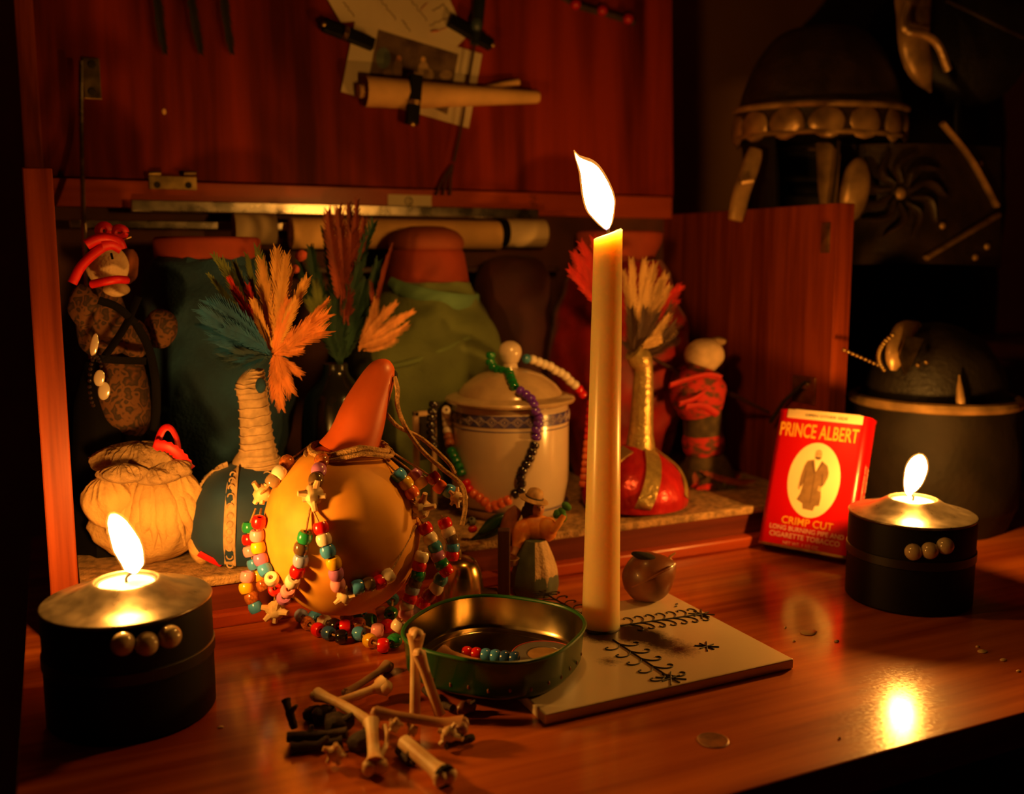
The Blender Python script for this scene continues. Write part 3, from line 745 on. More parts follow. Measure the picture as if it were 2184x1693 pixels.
# --- maroon jar
JY = 0.99
X, pr = upright(1090, 700, JY, [(548, 40), (560, 66), (600, 84), (680, 84), (800, 80), (900, 74)])
pr = [(pr[0][0] * 0.9, FLZ)] + [q for q in pr if q[1] > FLZ + 0.03] + [(0, pr[-1][1] + 0.001)]
jar = thing('clay_jar', 'dark maroon cloth wrapped jar between the green and red jars', 'jar', (X, JY, FLZ), 'cloth covered clay jars')
part('cloth_cover', lathe((X, JY, 0), pr, 44, fold=0.015, nf=6, lump=0.004, seed=5), M_maroon, jar)
part('tie_cord', ring((X, JY, pr[-4][1] - 0.012), (0, 0, 1), pr[-4][0] * 1.02 + 0.003, 0.0022, 32, 8), M_redcloth, jar)

# --- red cloth jar
JY = 0.945
X, pr = upright(1318, 760, JY, [(556, 90), (580, 104), (640, 128), (700, 146), (780, 154), (860, 140), (940, 115)])
pr = [(pr[0][0] * 0.8, FLZ)] + [q for q in pr if q[1] > FLZ + 0.03]
jar = thing('clay_jar', 'terracotta jar wrapped in crimson cloth behind the taper candle', 'jar', (X, JY, FLZ), 'cloth covered clay jars')
part('cloth_cover', lathe((X, JY, 0), pr, 60, fold=0.016, nf=9, lump=0.006, seed=21), M_redcloth, jar)
_, rim = upright(1318, 520, JY, [(562, 78), (545, 76), (520, 88), (500, 92), (494, 88)], 3)
part('rim', lathe((X, JY, 0), rim + [(rim[-1][0] * 0.8, rim[-1][1] - 0.004), (0, rim[-1][1] - 0.008)], 40), M_terra, jar, label='terracotta rim')

def tuft(parent, base, tips, Y, key, w, bend=(0.05, 0.05), face=None):
    for k, tp in enumerate(tips):
        tx, ty = tp[0], tp[1]; dy = tp[2] if len(tp) > 2 else random.uniform(-0.015, 0.015)
        ww = tp[3] if len(tp) > 3 else w
        a = AY(base[0] + random.uniform(-6, 6), base[1] + random.uniform(-6, 6), Y)
        b = AY(tx, ty, Y + dy)
        fc = (face or -FV) + Vector((random.uniform(-.4, .4), random.uniform(-.2, .2), random.uniform(-.3, .3)))
        part('feather', feather(a, b, ww, (random.uniform(-1, 1) * bend[0], random.uniform(-1, 1) * bend[1]), fc), FEA[key], parent)

# --- dark bottle with green and rust feathers
BY = 0.905
X, pr = upright(718, 880, BY, [(775, 26), (800, 30), (840, 62), (900, 74), (980, 76), (1060, 74)])
pr = [(0, FLZ), (pr[0][0], FLZ + 0.0005)] + [q for q in pr if q[1] > FLZ + 0.01]
bt = thing('feather_bottle', 'dark glass bottle holding dark green and rust feathers', 'bottle', (X, BY, FLZ))
part('bottle', lathe((X, BY, 0), pr + [(0, pr[-1][1] - 0.002)], 36), mat('black_glass', (0.012, 0.012, 0.010), 0.2, var=0.3, coat=0.4), bt)
tuft(bt, (725, 775), [(640, 560), (662, 528), (692, 492), (700, 540), (798, 478), (805, 560), (770, 560), (735, 520), (650, 620), (690, 620), (760, 640), (780, 600), (720, 640), (715, 590)], BY, 'dark', 0.0085, (0.05, 0.10))
tuft(bt, (738, 690), [(700, 452, 0, .0085), (722, 446, 0.005, .009), (744, 436), (762, 430), (776, 470), (750, 500, 0, .010), (728, 490, 0, .010)], BY - 0.006, 'rust', 0.0065)
tuft(bt, (690, 700), [(655, 640), (672, 600), (700, 640)], BY - 0.01, 'green', 0.006)
tuft(bt, (770, 745), [(800, 640), (845, 648), (880, 664), (868, 692), (842, 722), (795, 670), (820, 660), (858, 676)], BY - 0.02, 'peach', 0.0052, (0.1, 0.15))
tuft(bt, (800, 650), [(822, 560), (838, 520), (790, 600)], BY - 0.015, 'rust', 0.003)
for (px, py, r) in [(642, 545, 12), (630, 574, 9)]:
    part('pompom', ell(AY(px, py, BY - 0.02), size(r, AY(px, py, BY)), size(r, AY(px, py, BY)), size(r, AY(px, py, BY)), 14, 10, lump=0.2, freq=200), mat('coral_pompom', (0.75, 0.12, 0.06), 0.9, var=0.4, vscale=200), bt)

# --- rattle with lace neck and blue velvet bulb
BY = 0.802
X, pr = upright(532, 1090, BY, [(985, 40), (1000, 70), (1030, 108), (1070, 128), (1100, 131), (1140, 126), (1180, 100), (1204, 60)])
pr = [(0, FLZ), (pr[0][0] * 0.8, FLZ)] + [q for q in pr if q[1] > FLZ + 0.002]
rt_ = thing('feathered_rattle', 'blue velvet rattle with lace wound neck and gold, green and teal feathers', 'rattle', (X, BY, FLZ), 'feathered rattles on the cabinet floor')
bulb = part('velvet_bulb', lathe((X, BY, 0), pr, 48, lump=0.0015), M_bluevelvet, rt_)
nb, nt_ = AY(548, 990, BY), AY(546, 790, BY - 0.004)
NP = [(995, 548, 54), (985, 548, 50), (960, 550, 38), (930, 547, 34), (890, 544, 32), (850, 540, 30), (825, 536, 32), (805, 540, 24), (788, 545, 15)]
npts = [AY(x, y, BY - 0.002) for (y, x, r) in NP]; nr = [size(r, npts[0]) for (y, x, r) in NP]
part('neck', tube(smooth(npts, 3), [v.x for v in smooth([Vector((r, 0, 0)) for r in nr], 3)], 20), M_lace, rt_, label='cream lace wound neck')
hel = []; SM = smooth(npts, 6); SR = [v.x for v in smooth([Vector((r, 0, 0)) for r in nr], 6)]
for k in range(330):
    t = k / 329 * (len(SM) - 1.01); i = int(t); f = t - i
    p = SM[i].lerp(SM[i + 1], f); r = SR[i] + (SR[i + 1] - SR[i]) * f
    a = k * 0.33; hel.append(p + (RV * math.cos(a) + FV * math.sin(a)) * (r + 0.0003) + ZV * random.uniform(-.0007, .0007))
part('wound_thread', tube(hel, 0.0009, 4, caps=True), M_lace, rt_)
frill = []
for k in range(26):
    a = 2 * math.pi * k / 26; r0 = nr[0]
    c0 = npts[0] + (RV * math.cos(a) + FV * math.sin(a)) * r0
    frill.append(ring(c0 + (RV * math.cos(a) + FV * math.sin(a)) * 0.003 - ZV * (0.003 + 0.0025 * (k % 2)), (RV * math.cos(a) + FV * math.sin(a)) + ZV * 0.7, 0.0034, 0.0006, 10, 4))
fr = part('lace_frill', join(*frill), M_lace, rt_); fr['kind'] = 'stuff'
def lace_strip(name, pix, halfw, parent, X, Y, prof, m):
    P = [march(px, py, X, Y, prof, 0.0012) or AY(px, py, Y) for (px, py) in pix]
    P = smooth(P, 6); A, B, mid = [], [], []
    nrm = [(Vector((p.x - X, p.y - Y, 0)).normalized() + ZV * 0.0) for p in P]
    rows = []
    for i, p in enumerate(P):
        d = (P[min(i + 1, len(P) - 1)] - P[max(i - 1, 0)]).normalized(); s = d.cross(nrm[i]).normalized() * halfw
        A.append(p + s); B.append(p - s)
    ms = [tube(A, 0.0009, 5), tube(B, 0.0009, 5), ribbon(P, [ (a - b) for a, b in zip(A, B)], halfw, nrm, 0.0003)]
    L = 0.0
    for i in range(1, len(P)):
        L += (P[i] - P[i - 1]).length
        if L > halfw * 1.35:
            L = 0; ms.append(ring(P[i] + nrm[i] * 0.0006, nrm[i], halfw * 0.62, 0.0006, 10, 4))
    o = part(name, join(*ms), m, parent); o['kind'] = 'stuff'
lace_strip('lace_trim', [(500, 1000), (494, 1040), (491, 1100), (489, 1150), (491, 1204)], size(11, AY(490, 1100, BY - .05)), rt_, X, BY, pr, M_lace)
lace_strip('lace_trim', [(486, 990), (455, 1005), (425, 1040), (406, 1085), (404, 1120)], size(5, AY(430, 1040, BY)), rt_, X, BY, pr, M_lace)
B0 = (585, 752); FY = BY - 0.012
tuft(rt_, B0, [(560, 556, -.005, .0075), (590, 532, -.01, .008), (612, 545, -.012, .007), (625, 575, 0, .006), (540, 640, -.01, .005), (655, 596, -.01, .006), (632, 640, -.015, .006)], FY, 'gold', 0.006, (0.06, 0.06))
tuft(rt_, B0, [(697, 672, -.01, .008), (692, 706, -.012, .009), (660, 690, -.015, .006), (600, 870, -.012, .006), (622, 836, -.012, .007), (585, 850, -.01, .005), (640, 800, -.01, .005), (615, 640, -.01, .006), (645, 745, -.01, .004), (700, 640, 0, .004)], FY - 0.002, 'orange', 0.006, (0.08, 0.12))
tuft(rt_, (560, 735), [(455, 545, 0, .005), (474, 556, 0, .006), (500, 560, 0.004, .006), (528, 545, 0.004, .005), (444, 585, 0, .0035), (548, 530, 0.01, .006), (480, 640, 0, .006)], FY + 0.004, 'green', 0.005, (0.05, 0.08))
tuft(rt_, (560, 740), [(488, 592, -.004, .004), (498, 620, -.004, .005), (530, 610, 0, .005), (490, 676, -.004, .003), (540, 650, -.004, .005)], FY + 0.001, 'red', 0.004)
tuft(rt_, (572, 755), [(428, 660), (442, 642), (462, 640), (430, 690), (450, 720), (476, 660), (490, 690), (500, 735), (520, 775), (480, 700), (470, 740), (505, 700)], FY - 0.004, 'teal', 0.0075, (0.08, 0.16))
tuft(rt_, (575, 760), [(470, 760), (490, 775), (530, 780), (500, 755)], FY - 0.006, 'navy', 0.007, (0.08, 0.1))
part('thread_knot', ell(AY(556, 822, BY - 0.018), 0.0042, 0.003, 0.0062, 12, 8), M_teal, rt_)

# --- rattle with gold neck and red satin bulb
BY = 0.802
X, pr = upright(1354, 1040, BY, [(948, 26), (960, 40), (985, 78), (1010, 100), (1040, 113), (1065, 112), (1090, 98), (1108, 66)])
pr = [(0, FLZ), (pr[0][0] * 0.9, FLZ)] + [q for q in pr if q[1] > FLZ + 0.002]
rr_ = thing('feathered_rattle', 'red satin rattle with gold ribbon neck behind the taper candle', 'rattle', (X, BY, FLZ), 'feathered rattles on the cabinet floor')
part('satin_bulb', lathe((X, BY, 0), pr, 72, fold=0.006, nf=24), M_satin, rr_)
NP = [(962, 1366, 32), (945, 1366, 30), (920, 1367, 26), (880, 1369, 24), (830, 1371, 22), (790, 1372, 20), (765, 1364, 26), (750, 1350, 20)]
npts = [AY(x, y, BY - 0.002) for (y, x, r) in NP]; nr = [size(r, npts[0]) for (y, x, r) in NP]
part('neck', tube(smooth(npts, 4), [v.x for v in smooth([Vector((r, 0, 0)) for r in nr], 4)], 20), M_gold, rr_, label='gold ribbon wound neck')
def pnormal(p):
    rad = lambda z: next((r0 + (r1 - r0) * (z - h0) / max(h1 - h0, 1e-9) for (r0, h0), (r1, h1) in zip(pr, pr[1:]) if h0 <= z <= h1), pr[-1][0])
    s = (rad(p.z + .0015) - rad(p.z - .0015)) / .003
    h = Vector((p.x - X, p.y - BY, 0)).normalized(); return (h - ZV * max(-3.0, min(3.0, s))).normalized()
def gold_strip(pix, hw):
    P = smooth([march(px, py, X, BY, pr, 0.0008) or AY(px, py, BY) for (px, py) in pix], 5)
    N = [pnormal(p) for p in P]
    S = [(P[min(i + 1, len(P) - 1)] - P[max(i - 1, 0)]).cross(N[i]) for i in range(len(P))]
    part('gold_ribbon', ribbon(P, S, hw, N, 0.0009), M_gold, rr_)
h_ = size(17, AY(1385, 1040, BY - 0.04))
gold_strip([(1388, 958), (1394, 985), (1393, 1020), (1384, 1055), (1370, 1085), (1354, 1108)], h_)
gold_strip([(1398, 958), (1425, 978), (1448, 1000), (1461, 1030), (1463, 1060)], h_ * 0.55)
gold_strip([(1340, 958), (1310, 985), (1292, 1020), (1290, 1060), (1300, 1090)], h_)
FY = BY + 0.004
tuft(rr_, (1352, 745), [(1345, 556, 0, .006), (1372, 556, 0, .007), (1396, 566, 0, .007), (1418, 588, 0, .007), (1428, 612, 0, .006), (1400, 620, 0, .006), (1330, 580, 0.004, .005), (1408, 598, -.004, .006), (1384, 600, -.004, .006)], FY, 'cream', 0.006, (0.05, 0.05))
tuft(rr_, (1358, 760), [(1430, 650), (1440, 690), (1425, 730), (1410, 745), (1395, 700), (1380, 690), (1345, 690), (1335, 730), (1440, 720), (1400, 670), (1375, 660), (1420, 700), (1345, 660)], FY - 0.008, 'brown', 0.0075, (0.1, 0.15))
tuft(rr_, (1370, 740), [(1426, 672), (1438, 700), (1412, 716)], FY - 0.016, 'cream', 0.005, (0.1, 0.1))
tuft(rr_, (1345, 720), [(1215, 576, .01), (1224, 540, .01), (1240, 520, .01), (1268, 510, .01), (1250, 560, .01), (1440, 640, .01), (1450, 610, .01), (1280, 540, .01)], FY + 0.012, 'red', 0.008, (0.05, 0.05))

# ------------------------------------------------------------------ porcelain canister with a bead string
PX, PY_ = AY(1088, 1000, 0.848).x, 0.848
def rw(py, rp): z = zrow(PX, PY_, py); return (rp * dep(Vector((PX, PY_, z))) / FPX, z)
Rj = rw(900, 125)[0]
zt = zrow(PX, PY_, 858)
can = thing('porcelain_canister', 'lidded ivory porcelain canister with blue patterned band in cabinet centre', 'canister', (PX, PY_, FLZ))
body = [(0, FLZ), (Rj * 0.88, FLZ), (Rj * 0.92, FLZ + 0.003), (Rj * 0.965, FLZ + 0.012), (Rj, FLZ + 0.03), (Rj, zt - 0.006), (Rj * 0.98, zt), (Rj * 0.93, zt), (Rj * 0.92, zt - 0.02), (0, zt - 0.02)]
part('pot', lathe((PX, PY_, 0), body, 64), M_porc, can)
zb0, zb1 = zrow(PX, PY_, 893), zrow(PX, PY_, 869)
band = part('blue_band', lathe((PX, PY_, 0), [(Rj + 0.0001, zb0), (Rj + 0.0004, zb0 + 0.0003), (Rj + 0.0004, zb1 - 0.0003), (Rj + 0.0001, zb1)], 64), M_bluep, can, label='blue diamond patterned band')
dia = []
NB = 30
for k in range(NB):
    a = 2 * math.pi * k / NB; da = math.pi / NB; zm = (zb0 + zb1) / 2; hz = (zb1 - zb0) * 0.42
    f = lambda aa, z: Vector((PX + math.cos(aa) * (Rj + 0.0006), PY_ + math.sin(aa) * (Rj + 0.0006), z))
    for s in (0.95, 0.6):
        q = [f(a - da * s, zm), f(a, zm + hz * s), f(a + da * s, zm), f(a, zm - hz * s), f(a - da * s, zm)]
        dia.append(tube(q, 0.00035, 4))
    dia.append(ell(f(a, zm), 0.0009, 0.0009, 0.0009, 6, 4))
o = part('diamond_print', join(*dia), mat('pale_lilac_print', (0.52, 0.40, 0.42), 0.3, var=0.1), band); o['kind'] = 'stuff'
part('thin_line', lathe((PX, PY_, 0), [(Rj + 0.0001, zb0 - 0.004), (Rj + 0.0005, zb0 - 0.0036), (Rj + 0.0001, zb0 - 0.0031)], 64), M_bluep, can)
zl = zrow(PX, PY_, 1064)
part('thin_line', lathe((PX, PY_, 0), [(Rj + 0.0000, zl), (Rj + 0.0004, zl + 0.0004), (Rj + 0.0000, zl + 0.0008)], 64), M_bluep, can)
Rl = rw(845, 139)[0]; zr = zt + 0.0005
lidp = [(0, zr), (Rl * 0.9, zr), (Rl * 0.985, zr + 0.0016), (Rl, zr + 0.0036), (Rl * 0.985, zr + 0.0054), (Rl * 0.86, zr + 0.0080), (Rl * 0.80, zr + 0.0085), (Rl * 0.785, zr + 0.011), (Rl * 0.70, zr + 0.0175), (Rl * 0.5, zr + 0.0265), (Rl * 0.3, zr + 0.0310), (Rl * 0.17, zr + 0.0325), (0, zr + 0.033)]
lidpart = part('lid', lathe((PX, PY_, 0), lidp, 64), M_porclid, can, label='stained domed lid')
zk = zrow(PX, PY_, 752)
part('knob', lathe((PX, PY_, 0), smoothprof([(0.0085, zr + 0.031), (0.0068, zk - 0.0105), (0.0085, zk - 0.008), (0.0113, zk), (0.0095, zk + 0.0068), (0.0045, zk + 0.0107), (0.0001, zk + 0.0116)], 5), 32), M_porc, lidpart)

# bead shapes shared by all strings
def bead_mesh(name, r, h, hole):
    pr = [(hole, -h * 0.42), (hole * 1.5, -h * 0.5), (r * 0.8, -h * 0.46), (r * 0.96, -h * 0.25), (r, 0), (r * 0.96, h * 0.25), (r * 0.8, h * 0.46), (hole * 1.5, h * 0.5), (hole, h * 0.42)]
    V, Fc = lathe((0, 0, 0), pr + [pr[0]], 16)
    Fc = [f for f in Fc if len(f) == 4]
    me, _ = mesh(name, (V, Fc), BEAD['W'], True, Vector()); return me
PONY = bead_mesh('pony_bead', 0.0054, 0.0082, 0.0016)
SMALL = bead_mesh('small_bead', 0.0047, 0.0062, 0.0012)
def string(parent, P, cols, me, cordname='cord', cordr=0.0007, cordm=None, beadname='bead', ext0=None, ext1=None):
    pts = list(P)
    full = ([Vector(ext0)] if ext0 is not None else []) + pts + ([Vector(ext1)] if ext1 is not None else [])
    cd = part(cordname, tube(smooth(full, 3), cordr, 6), cordm or M_twine, parent)
    for i, (p, c) in enumerate(zip(pts, cols)):
        d = pts[min(i + 1, len(pts) - 1)] - pts[max(i - 1, 0)]
        if d.length < 1e-6: d = Vector((0, 0, 1))
        inst(beadname, me, BEAD[c], cd, p, d.to_track_quat('Z', 'Y'))
    return cd
def resample(pts, step):
    out = [pts[0].copy()]; acc = 0.0
    for a, b in zip(pts, pts[1:]):
        L = (b - a).length; s = 0.0
        while acc + (L - s) >= step:
            s += step - acc; out.append(a.lerp(b, s / L)); acc = 0.0
        acc += L - s
    return out
jprof = [(Rj * 0.9, FLZ), (Rj, FLZ + 0.03), (Rj, zt)] + [(r, z) for r, z in lidp[3:]]
def onjar(px, py): return march(px, py, PX, PY_, jprof, 0.0046) or AY(px, py, PY_)
def Z4(x, y): return (860 + x / 4.032, 700 + y / 4.032)
nk = thing('bead_necklace', 'long bead necklace in green, purple, black, orange and white draped over porcelain canister', 'necklace', (PX, PY_ - 0.07, FLZ))
segs = [([(752, 232), (745, 270), (765, 325), (825, 362), (900, 375), (925, 430), (955, 500), (975, 530)], 'E', None),
        ([(1005, 540), (1065, 580), (1112, 630), (1135, 710), (1168, 785), (1145, 860), (1145, 945)], 'U', None),
        ([(1128, 1005), (1105, 1060), (1088, 1110), (1062, 1160), (1035, 1200), (1015, 1250), (1005, 1310), (1020, 1352), (1005, 1400), (950, 1430)], 'N', None),
        ([(900, 1480), (850, 1500), (790, 1522), (735, 1535), (690, 1480), (620, 1435), (565, 1385), (540, 1330)], 'A', None),
        ([(500, 1245), (480, 1190), (440, 1110), (410, 1055)], 'E', None),
        ([(400, 985), (385, 900), (380, 830), (375, 760), (370, 700)], 'W', None),
        ([(262, 655), (250, 720), (240, 800), (240, 900), (250, 980), (262, 1050)], 'N', 'flat')]
for pix, c, md in segs:
    if md == 'flat': P = [AY(*Z4(*q), PY_ - 0.01) for q in pix]
    else: P = [onjar(*Z4(*q)) for q in pix]
    if c == 'A':
        P = [Vector((p.x, p.y, max(p.z, FLZ + 0.005))) for p in P]
    P = resample(smooth(P, 6), 0.0064)
    cols = [c] * len(P)
    if c == 'W': cols = ['O', 'O'] + ['W'] * (len(P) - 2)
    if c == 'A': cols[-2:] = ['R', 'R']
    string(nk, P, cols, SMALL)
P = [onjar(*Z4(*q)) for q in [(1060, 262), (1135, 275), (1190, 302), (1260, 325), (1310, 362), (1380, 395), (1425, 445), (1485, 495), (1530, 550), (1560, 590)]]
P = resample(smooth(P, 6), 0.0068); string(nk, P, ['T'] + ['W'] * max(0, len(P) - 3) + ['R', 'R'], SMALL)
P = [AY(1262, 860, PY_ - 0.02), AY(1258, 900, PY_ - 0.02), AY(1254, 950, PY_ - 0.025), AY(1249, 1000, PY_ - 0.03), AY(1243, 1045, PY_ - 0.03)]
P = resample(smooth(P, 5), 0.0066); string(nk, P, ['R'] * 6 + ['A'] * (len(P) - 6), SMALL)
# small framed card leaning behind the left beads
fr = thing('picture_frame', 'small cream framed card behind the black beads left of canister', 'frame', AY(905, 985, 0.875))
a, b = AY(882, 878, 0.872), AY(930, 985, 0.872)
part('card', box(a.x + 0.003, b.x - 0.003, 0.8715, 0.8735, b.z + 0.003, a.z - 0.003, 0.0), M_wick, fr)
for q in (box(a.x, a.x + 0.0045, 0.869, 0.876, FLZ + .001, a.z, 0.0006), box(b.x - 0.0045, b.x, 0.869, 0.876, FLZ + .001, a.z, 0.0006), box(a.x, b.x, 0.869, 0.876, a.z - 0.0045, a.z, 0.0006), box(a.x, b.x, 0.869, 0.876, FLZ + .0005, FLZ + 0.006, 0.0006)):
    part('frame_bar', q, M_cotton, fr)

# ------------------------------------------------------------------ gourd rattle with its bead net
gc = AD(732, 1128, 0.725)
GX, GY = gc.x, gc.y
gr = size(166, gc)
gz0, gz1 = zrow(GX, GY, 1302), zrow(GX, GY, 948)
gp = []
for k in range(25):
    b = -math.pi / 2 + math.pi * k / 24
    zc_, hz = (gz0 + gz1) / 2, (gz1 - gz0) / 2
    gp.append((gr * math.cos(b) ** 0.93 if abs(math.cos(b)) > 1e-6 else 0.0, zc_ + hz * math.sin(b)))
gourd = thing('gourd_rattle', 'large yellow gourd rattle with red neck and colourful bead net', 'rattle', (GX, GY, 0.0))
part('gourd_body', lathe((GX, GY, 0), gp, 56, lump=0.0008), M_gourd, gourd)
GD = dep(gc)
NK = [(968, 742, 66), (945, 752, 58), (920, 762, 54), (890, 772, 51), (860, 783, 46), (830, 796, 40), (805, 808, 35), (785, 818, 28), (773, 824, 17), (767, 827, 5)]
P = [AD(x, y, GD - 0.004 + 0.0) for (y, x, r) in NK]; R_ = [size(r, P[0]) for (_, _, r) in NK]
neck = part('gourd_neck', tube(smooth(P, 4), [max(0.0004, v.x) for v in smooth([Vector((r, 0, 0)) for r in R_], 4)], 28), M_gneck, gourd, label='red gourd neck')
q = AD(841, 802, GD - 0.004); 
part('cord_hole', ell(q, 0.0028, 0.0024, 0.0044, 12, 8), M_hole, neck)
# twine
def og(px, py, grow=0.0056): return march(px, py, GX, GY, gp, grow) or AD(px, py, GD)
tw = []
part('twine_loop', tube(smooth([AD(841, 803, GD - .008), AD(848, 830, GD - .008), AD(848, 865, GD - .004), AD(865, 910, GD), AD(900, 960, GD), AD(945, 1000, GD), AD(985, 1035, GD - .01), AD(992, 1080, GD - .015), AD(985, 1120, GD - .02)], 5), 0.0018, 7), M_twine, gourd)
part('twine_loop', tube(smooth([AD(822, 880, GD - .002), AD(850, 910, GD + .006), AD(900, 935, GD + .01), AD(955, 985, GD), AD(970, 1010, GD)], 5), 0.0016, 7), M_twine, gourd)
for dy in (0, 9):
    pts = []
    for k in range(37):
        a = 2 * math.pi * k / 36
        zz_ = zrow(GX, GY, 948 + dy); r = size(80 + dy * 1.2, gc)
        pts.append(Vector((GX + 0.006 + math.cos(a) * r, GY + math.sin(a) * r, zz_ + 0.0015 * math.sin(3 * a) - 0.004 * abs(math.cos(a)))))
    part('twine_collar', tube(pts, 0.0026 if dy == 0 else 0.0017, 8, caps=False), M_twine, gourd)
def Z3(x, y): return (480 + x / 4.03, 1020 + y / 4.03)
def Z2(x, y): return (500 + x / 4.03, 740 + y / 4.03)
def net(pix, cols, conv, grow=0.0054, ext0=None, ext1=None, ground=False, z=0.0055, far=None):
    P = []
    for i, q in enumerate(pix):
        px, py = conv(*q[:2])
        if ground: P.append(G(px, py, q[2] if len(q) > 2 else z))
        elif far is not None: P.append(AD(px, py, GD + far))
        else: P.append(og(px, py, grow + (q[2] if len(q) > 2 else 0.0)))
    e0 = og(*ext0, 0.002) if ext0 else None; e1 = og(*ext1, 0.002) if ext1 else None
    return string(gourd, P, cols, PONY, 'cord', 0.0008, None, 'bead', e0, e1)
net([(450, 990), (385, 1080), (330, 1150)], 'OWC', Z2, ext0=(668, 945), ext1=(550, 1060))
net([(750, 975), (725, 1060), (700, 1140)], 'OLK', Z2, ext0=(695, 950), ext1=(668, 1075))
net([(1415, 1100), (1475, 1170), (1525, 1250)], 'BYA', Z2, ext0=(800, 960), ext1=(888, 1075))
net([(1555, 1095, 0.012), (1610, 1160, 0.012)], 'LW', Z2, far=0.010, ext0=(812, 955))
net([(1710, 1125, 0.02), (1765, 1200, 0.02), (1850, 1240, 0.02)], 'DAB', Z2, far=0.006, ext0=(830, 960))
net([(290, 375), (275, 490), (285, 595), (308, 695), (345, 785), (402, 865), (430, 955)], 'RPYLBWR', Z3, ext0=(557, 1085), ext1=(585, 1290))
net([(205, 420, 0.004), (205, 525, 0.004), (215, 625, 0.004), (250, 735, 0.004), (285, 835, 0.004), (325, 915, 0.004)], 'GRPBYO', Z3, far=0.011, ext0=(545, 1085))
net([(190, 845), (180, 940), (228, 1025), (262, 1108)], 'PYOB', Z3, far=0.004)
net([(685, 505), (655, 600), (650, 705), (620, 797), (580, 885), (540, 968), (505, 1030)], 'GKSRWPL', Z3, ext0=(662, 1080), ext1=(590, 1292))
net([(825, 425), (850, 525), (885, 627), (935, 727), (955, 818), (970, 912)], 'RWBYLP', Z3, ext0=(664, 1080), ext1=(733, 1262))
net([(1140, 935), (1235, 912), (1328, 893), (1405, 838)], 'BKRW', Z3, ext0=(738, 1270), ext1=(888, 1120))
net([(1722, 430), (1765, 515), (1805, 590), (1830, 668), (1862, 735), (1900, 790)], 'RWTLGR', Z3, far=-0.012, ext0=(892, 1098))
net([(1890, 385), (1918, 460), (1950, 528), (1955, 590), (1950, 660)], 'RWKBR', Z3, far=0.0, ext0=(940, 1098))
net([(1690, 675), (1672, 752), (1660, 832), (1632, 898), (1610, 955), (1590, 1030), (1562, 1090), (1555, 1160), (1490, 1265)], 'WRGKSRWPW', Z3, far=-0.018)
net([(1852, 870), (1815, 945), (1755, 1005), (1700, 1075), (1660, 1140)], 'TWDRS', Z3, far=-0.004)
net([(655, 1180), (712, 1245), (800, 1300), (890, 1330), (1000, 1360), (1150, 1335), (1245, 1395), (1360, 1435), (1455, 1395)], 'SORQNBYRG', Z3, ground=True)
net([(770, 1195), (855, 1230), (940, 1265), (1030, 1275), (1150, 1255), (1310, 1305), (1390, 1270)], 'BWNROPR', Z3, ground=True, z=0.0075)
net([(1042, 1165, 0.008), (1160, 1165, 0.006), (1245, 1220, 0.007), (1345, 1160, 0.009), (1425, 1160, 0.011), (1440, 1040, 0.009)], 'OBGCET', Z3, ground=True)
# little star-shaped vertebrae tied in the net
def vertebra(C, s, seed, up=None):
    random.seed(seed)
    ms = [ell(C, s * 0.58, s * 0.5, s * 0.58, 12, 8, lump=0.25, freq=260, seed=seed)]
    for k in range(5):
        a = k * 2 * math.pi / 5 + random.uniform(-.3, .3); L = s * random.uniform(0.62, 0.98)
        d = RV * math.cos(a) + ZV * math.sin(a) - FV * random.uniform(-.2, .5)
        sd = d.cross(FV).normalized() * L * random.uniform(-.25, .25)
        ms.append(tube(smooth([C, C + d * L * 0.55 + sd * 0.4, C + d * L + sd], 3), [s * .42, s * .38, s * .33, s * .28, s * .24, s * .21, s * .20][:7], 7, flat=(FV, 0.8)))
    return join(*ms)
for k, (px, py, s, m) in enumerate([(560, 1052, .0118, 0), (668, 1056, .0118, 0), (587, 1302, .0120, 1), (736, 1270, .0098, 0), (897, 1083, .0122, 0), (974, 1060, .0080, 2)]):
    q = og(px, py, 0.005 if m == 0 else 0.014) if m != 1 else og(px, py, 0.006)
    part('vertebra_charm', vertebra(q, s, 31 + k), M_bone, gourd)
random.seed(99)

# ------------------------------------------------------------------ red tobacco tin leaning on the right side board
def text_mesh(s, size_, O, U, W, N, sx=1.0, align='CENTER', bold=0.0):
    cu = bpy.data.curves.new('lettering', 'FONT'); cu.body = s; cu.size = size_; cu.align_x = align; cu.align_y = 'CENTER'
    cu.offset = bold; cu.resolution_u = 3
    ob = bpy.data.objects.new('lettering', cu); COL.objects.link(ob)
    dg = bpy.context.evaluated_depsgraph_get(); me = bpy.data.meshes.new_from_object(ob.evaluated_get(dg))
    V = [O + U * (v.co.x * sx) + W * v.co.y + N * 0.00025 for v in me.vertices]
    Fc = [tuple(p.vertices) for p in me.polygons]
    bpy.data.objects.remove(ob); bpy.data.curves.remove(cu); bpy.data.meshes.remove(me)
    return V, Fc
bl, brp = G(1613, 1155, 0.0090), G(1770, 1183, 0.0090)
tr = (brp - bl); tr.z = 0; tr = Vector((0.46, -0.888, 0)).normalized()
tn0 = Vector((-tr.y, tr.x, 0)); tn0 = tn0 if tn0.y < 0 or tn0.x < 0 else -tn0          # horizontal, towards the viewer
if tn0.dot(-FV) < 0: tn0 = -tn0
lean = math.radians(19.0)
up = (ZV * math.cos(lean) - tn0 * math.sin(lean)).normalized(); tn = tr.cross(up); tn = tn if tn.dot(tn0) > 0 else -tn
TW_, TH_, TD_ = 0.088, 0.130, 0.025
tbase = bl + tr * TW_ / 2 - tn * TD_ / 2
tc0 = tbase + up * TH_ / 2
def TP(x, y, off=0.0): return tbase + tr * x + up * y + tn * (TD_ / 2 + off)    # x from centre, y from bottom, on the front
tin = thing('tobacco_tin', 'red pocket tobacco tin with yellow lettering and oval portrait leaning on right board', 'tin', tbase)
